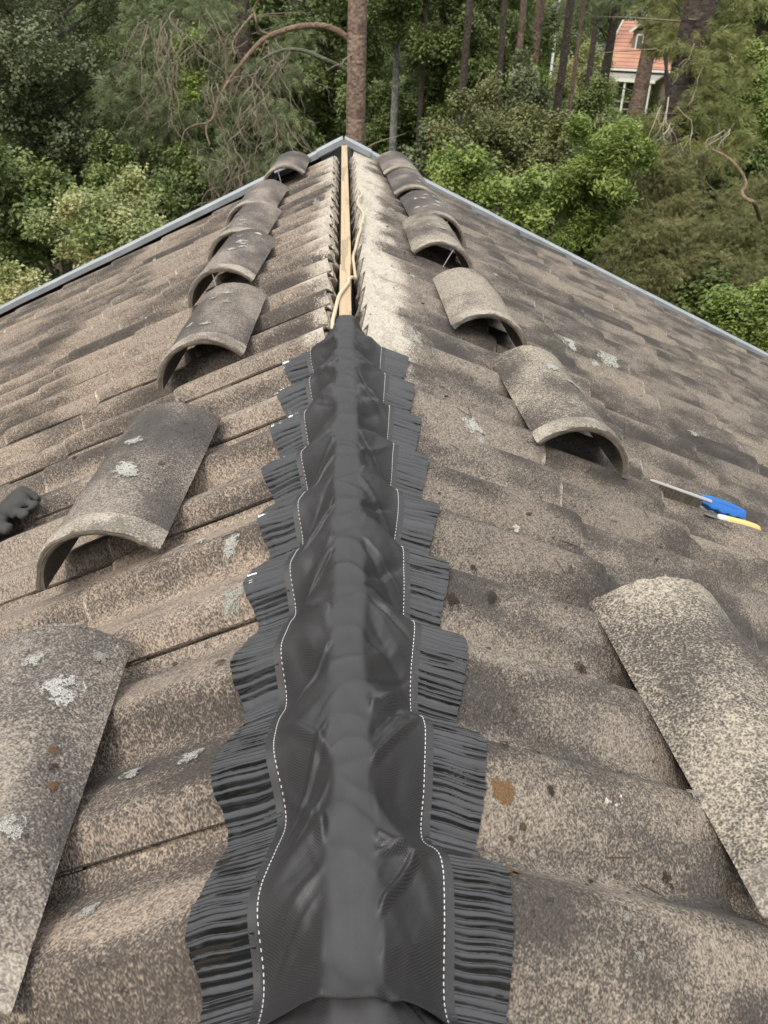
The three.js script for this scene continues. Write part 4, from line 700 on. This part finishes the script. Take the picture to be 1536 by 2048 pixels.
leafy('hazel_bush', 'fresh green bush hugging the low end of the darker slope verge', 'bush', null, 1500, 640, 7.4, 0.4, 0.28, 'small', 'bright', 18, 46, { r: 0.03, clump: 0.16 });
leafy('hazel_bush', 'green bush between junipers and the verge, below the crooked bough', 'bush', null, 1400, 610, 7.8, 0.3, 0.24, 'oak', 'mid', 12, 44, { r: 0.03, clump: 0.16 });
leafy('willow_bush', 'sunny yellow green bush in front of the porch', 'bush', null, 1155, 200, 26, 1.1, 1.2, 'small', 'yellow', 28, 60, { clump: 0.45, size: [1.1, 1.9] });
leafy('willow_bush', 'lime green bush spreading below the leaning pine', 'bush', null, 1200, 270, 20, 1.4, 0.6, 'small', 'bright', 24, 60, { clump: 0.4, size: [1.0, 1.7] });
leafy('willow_bush', 'olive bush at the feet of the thin dark pine', 'bush', null, 1060, 270, 17, 1.1, 0.6, 'small', 'olive', 24, 56, { clump: 0.4 });
{
  const r = rng(777);
  for (let i = 0; i < 26; i++) { const side = i < 9, px = side ? lerp(20, 560, r()) : lerp(830, 1500, r()), py = side ? lerp(180, 380, r()) : lerp(180, 420, r()), d = lerp(9.5, 13, r());
    leafy('young_shoot', side ? 'slender young leafy shoot among the trees beyond the pinkish slope' : 'slender young leafy shoot among the bushes beyond the darker slope', 'shoot', side ? 'young shoots beyond the pinkish slope' : 'young shoots beyond the darker slope', px, py, d, 0.16 + 0.14 * r(), 0.3 + 0.3 * r(), ['small', 'oak', 'long'][i % 3], ['mid', 'bright', 'grey'][Math.floor(r() * 3)], 9, 30, { r: 0.018, clump: 0.13 }); }
}
// ---- junipers: upright columns of brownish needles
for (const [px, py, d, rx, ry, n, label] of [[1330, 430, 8.6, 0.42, 0.5, 26, 'brownish green juniper right of the bright ash bush'], [1420, 540, 8.0, 0.45, 0.42, 26, 'dense dark juniper directly behind the verge of the darker slope'], [1505, 480, 8.6, 0.4, 0.55, 24, 'juniper below the crooked bough'], [1290, 520, 7.8, 0.3, 0.3, 18, 'low juniper at the foot of the bright ash bush']]) {
  const C = at(px, py, d), s = SEED += 17, t = thing('juniper', label, 'juniper', 'junipers behind the verge', [C.x, 0, C.z]), L = trunkLine(0, 0, C.y + ry * 0.6, [0, 0], s);
  mesh('trunk', tube(L, L.map((_, i) => 0.04 * lerp(1, 0.3, i / 12)), 7, 1), barkDark, t);
  const cl = clumpsIn(V(0, C.y, 0), rx, ry, rx, n, 0.17, s + 1); limbs(t, barkDark, alongTrunk(L), cl, 0.012, s + 2); foliage('needles', t, 'juniper', cl, 84, G.brown, s + 3, [0.8, 1.4], -0.3);
}
// ---- the wood behind: single trees one can still tell apart, then the mass beyond them
{
  const r = rng(4242), group = 'leafy trees filling the wood behind';
  for (const [px, d] of [[-40, 17], [90, 19], [200, 22], [330, 18], [420, 24], [540, 20], [640, 26], [700, 20], [770, 23], [860, 18], [930, 25], [985, 21], [1480, 18], [1540, 26], [1620, 17], [680, 15], [480, 16]]) {
    const hi = r() * 120, light = px > 950;
    leafy('woodland_tree', light ? 'lighter leafy woodland tree in the wood beyond the darker slope' : 'leafy woodland tree in the dense wood beyond the pinkish slope and peak', 'tree', light ? 'lighter trees in the wood' : group, px, 40 + hi, d, d * 0.075, d * 0.1, 'oak', light ? 'mid' : r() < 0.5 ? 'mid' : 'grey', 30, 44, { r: 0.11, size: [1.1, 1.9], clump: d * 0.03, every: 4 });
  }
  for (const [px, py, d] of [[420, 330, 17], [640, 230, 17], [760, 250, 19], [860, 270, 16], [980, 300, 15], [1020, 240, 20], [60, 330, 15], [180, 400, 14], [1300, 320, 14], [1480, 330, 13], [1560, 420, 12], [1360, 380, 13], [700, 200, 22], [540, 250, 18]])
    leafy('understory_bush', px > 950 ? 'rounded green undergrowth bush beyond the darker slope' : 'rounded undergrowth bush in the wood beyond the pinkish slope', 'bush', px > 950 ? 'undergrowth beyond the darker slope' : 'undergrowth beyond the pinkish slope', px, py, d, d * 0.07, d * 0.045, 'oak', px > 950 ? 'mid' : 'mid', 18, 44, { r: 0.05, size: [1.0, 1.6], clump: d * 0.024, every: 4 });
  const clumps = [];
  for (let i = 0; i < 330; i++) { const a = lerp(-0.75, 0.75, r()), d = 34 + r() * 36; if (a > 0.05 && a < 0.42 && d < 66) { continue; } const x = Math.sin(a) * d, z = -Math.cos(a) * d, s = 1.4 + r() * 1.2; clumps.push([x, lerp(0.8, 13, Math.pow(r(), 0.8)), z, s, s * 0.8, s]); }
  for (let i = 0; i < 150; i++) { const a = lerp(0.0, 0.5, r()), d = 78 + r() * 14, x = Math.sin(a) * d, z = -Math.cos(a) * d, s = 2 + r() * 1.6; clumps.push([x, lerp(1, 15, r()), z, s, s * 0.8, s]); }
  const near = []; // the clearing is ringed by the same wood, which the glossy film mirrors
  for (let i = 0; i < 260; i++) { const a = lerp(0.62, Math.PI * 2 - 0.62, r()), d = 15 + r() * 12, s = 1.2 + r(), x = Math.sin(a) * d, z = -Math.cos(a) * d; near.push([x, lerp(0.6, 12.5, r()), z, s, s * 0.8, s]); }
  const ring = new THREE.Group(); ring.name = 'surrounding_wood'; ring.userData = { label: 'dense green wood ringing the clearing around the house', category: 'wood', kind: 'stuff' }; scene.add(ring);
  foliage('foliage', ring, 'big', near, 70, G.mid, 913, [1.6, 2.6]);
  const w = new THREE.Group(); w.name = 'far_wood'; w.userData = { label: 'mass of distant green trees closing off the view behind the trunks', category: 'wood', kind: 'stuff' }; scene.add(w);
  foliage('foliage', w, 'big', clumps, 95, [[0.13, 0.195, 0.04], [0.26, 0.32, 0.085]], 909, [1.5, 2.6]);
}

// ---------------------------------------------------------------- the red-roofed house across the lawn
{
  const C = at(1262, 212, 58), t = thing('cottage', 'cottage with red tiled roof, white trim and porch, seen between pine trunks', 'house', null, [C.x + 2.3, 0, C.z - 3]);
  t.rotation.y = -0.7; t.position.copy(at(1203, 126, 58)).setY(0).sub(V(-2.85, 0, 2.95).applyAxisAngle(V(0, 1, 0), -0.7));
  const red = (() => { const n = fbm(256, 256, 16, 16, 501, 3); return std({ map: texture(256, 256, (i, x, y, c) => { const v = 0.75 + 0.5 * n[i]; c[0] = 0.5 * v; c[1] = 0.27 * v; c[2] = 0.195 * v; }, true, 2, 2), roughness: 0.85 }); })();
  const white = std({ color: rgb(0.75, 0.75, 0.72) }), dark = std({ color: rgb(0.07, 0.065, 0.06) }), wall = std({ color: rgb(0.2, 0.17, 0.14) }), grey = std({ color: rgb(0.3, 0.29, 0.27) });
  const W = 4.8, D = 5.0, E = 2.9, R = 5.8, run = D / 2 + 0.45;
  mesh('wall', box(W, E, D, 0, E / 2, 0), wall, t);
  const gable = new THREE.Shape([new THREE.Vector2(-D / 2, 0), new THREE.Vector2(D / 2, 0), new THREE.Vector2(0, (R - E) * (D / 2) / run)]);
  mesh('gable', new THREE.ExtrudeGeometry(gable, { depth: W - 0.2, bevelEnabled: false }).rotateY(Math.PI / 2).translate(-W / 2 + 0.1, E, 0), wall, t);
  const sl = Math.hypot(run, R - E), ang = Math.atan2(R - E, run);
  for (const s of [1, -1]) {
    const p = mesh('roof_plane', new THREE.BoxGeometry(W + 0.9, 0.12, sl).rotateX(s * ang).translate(0, (R + E) / 2 + 0.12, s * run / 2), red, t), rows = [];
    for (let k = 0; k < 12; k++) rows.push(new THREE.BoxGeometry(W + 0.9, 0.035, 0.06).translate(0, 0.075, -sl / 2 + (k + 0.5) * sl / 12).rotateX(s * ang).translate(0, (R + E) / 2 + 0.12, s * run / 2));
    mesh('tile_courses', mergeGeometries(rows), red, p).userData.kind = 'stuff';
    mesh('gutter', box(W + 0.9, 0.14, 0.12, 0, E + 0.02, s * (run + 0.06)), white, t);
    for (const e of [-1, 1]) mesh('barge_board', new THREE.BoxGeometry(0.08, 0.26, sl + 0.05).rotateX(s * ang).translate(e * (W / 2 + 0.49), (R + E) / 2 + 0.12, s * run / 2), white, t);
  }
  // dormer
  const dx = -0.35, dz = 1.15, dm = mesh('dormer', box(1.7, 1.55, 2.2, dx, E + 1.75, dz - 0.5), wall, t);
  for (const s of [-1, 1]) mesh('dormer_roof', new THREE.BoxGeometry(1.35, 0.1, 2.6).rotateZ(s * -0.62).translate(dx + s * 0.5, E + 2.82, dz - 0.4), red, dm);
  for (const s of [-1, 1]) mesh('dormer_trim', new THREE.BoxGeometry(1.3, 0.16, 0.06).rotateZ(s * -0.62).translate(dx + s * 0.5, E + 2.76, dz + 0.93), white, dm);
  const win = (x, y, z, w, h) => { const f = mesh('window', mergeGeometries([box(w, 0.1, 0.08, x, y + h / 2, z), box(w, 0.1, 0.08, x, y - h / 2, z), box(0.1, h, 0.08, x - w / 2, y, z), box(0.1, h, 0.08, x + w / 2, y, z), box(0.08, h, 0.07, x, y, z)]), white, t); mesh('pane', box(w - 0.1, h - 0.1, 0.02, x, y, z - 0.01), std({ color: rgb(0.1, 0.11, 0.11), roughness: 0.1 }), f); };
  win(dx, E + 1.65, dz + 0.64, 1.0, 1.15);
  // porch
  const pr = mesh('porch_roof', new THREE.BoxGeometry(W * 0.95, 0.1, 2.0).rotateX(0.2).translate(-0.2, E - 0.35, D / 2 + 0.9), grey, t);
  mesh('fascia', box(W * 0.95, 0.2, 0.06, -0.2, E - 0.58, D / 2 + 1.9), white, pr);
  for (let k = 0; k < 5; k++) mesh('post', box(0.13, E - 0.6, 0.13, -2.1 + k * 0.95, (E - 0.6) / 2, D / 2 + 1.75), white, t);
  for (let k = 0; k < 4; k++) mesh('railing', mergeGeometries([box(0.8, 0.08, 0.06, -1.62 + k * 0.95, 0.95, D / 2 + 1.75), box(0.8, 0.08, 0.06, -1.62 + k * 0.95, 0.45, D / 2 + 1.75)]), grey, t);
  mesh('door', box(0.95, 2.05, 0.06, 0.6, 1.03, D / 2 + 0.03), dark, t); win(-1.3, 1.5, D / 2 + 0.05, 1.2, 1.2);
}
{ // flagpole
  const b = at(1096, 190, 44), t = thing('flagpole', 'white flagpole standing between two pine trunks near the lawn', 'flagpole', null, [b.x, 0, b.z]);
  mesh('pole', tube([V(0, -0.02, 0), V(0.02, 4, 0), V(0.05, 9, 0)], [0.085, 0.075, 0.05], 10), std({ color: rgb(0.72, 0.74, 0.76), roughness: 0.5 }), t);
  mesh('finial', new THREE.SphereGeometry(0.09, 12, 8).translate(0.05, 9.05, 0), std({ color: rgb(0.6, 0.5, 0.2), metalness: 0.5, roughness: 0.4 }), t);
}
renderer.render(scene, camera);
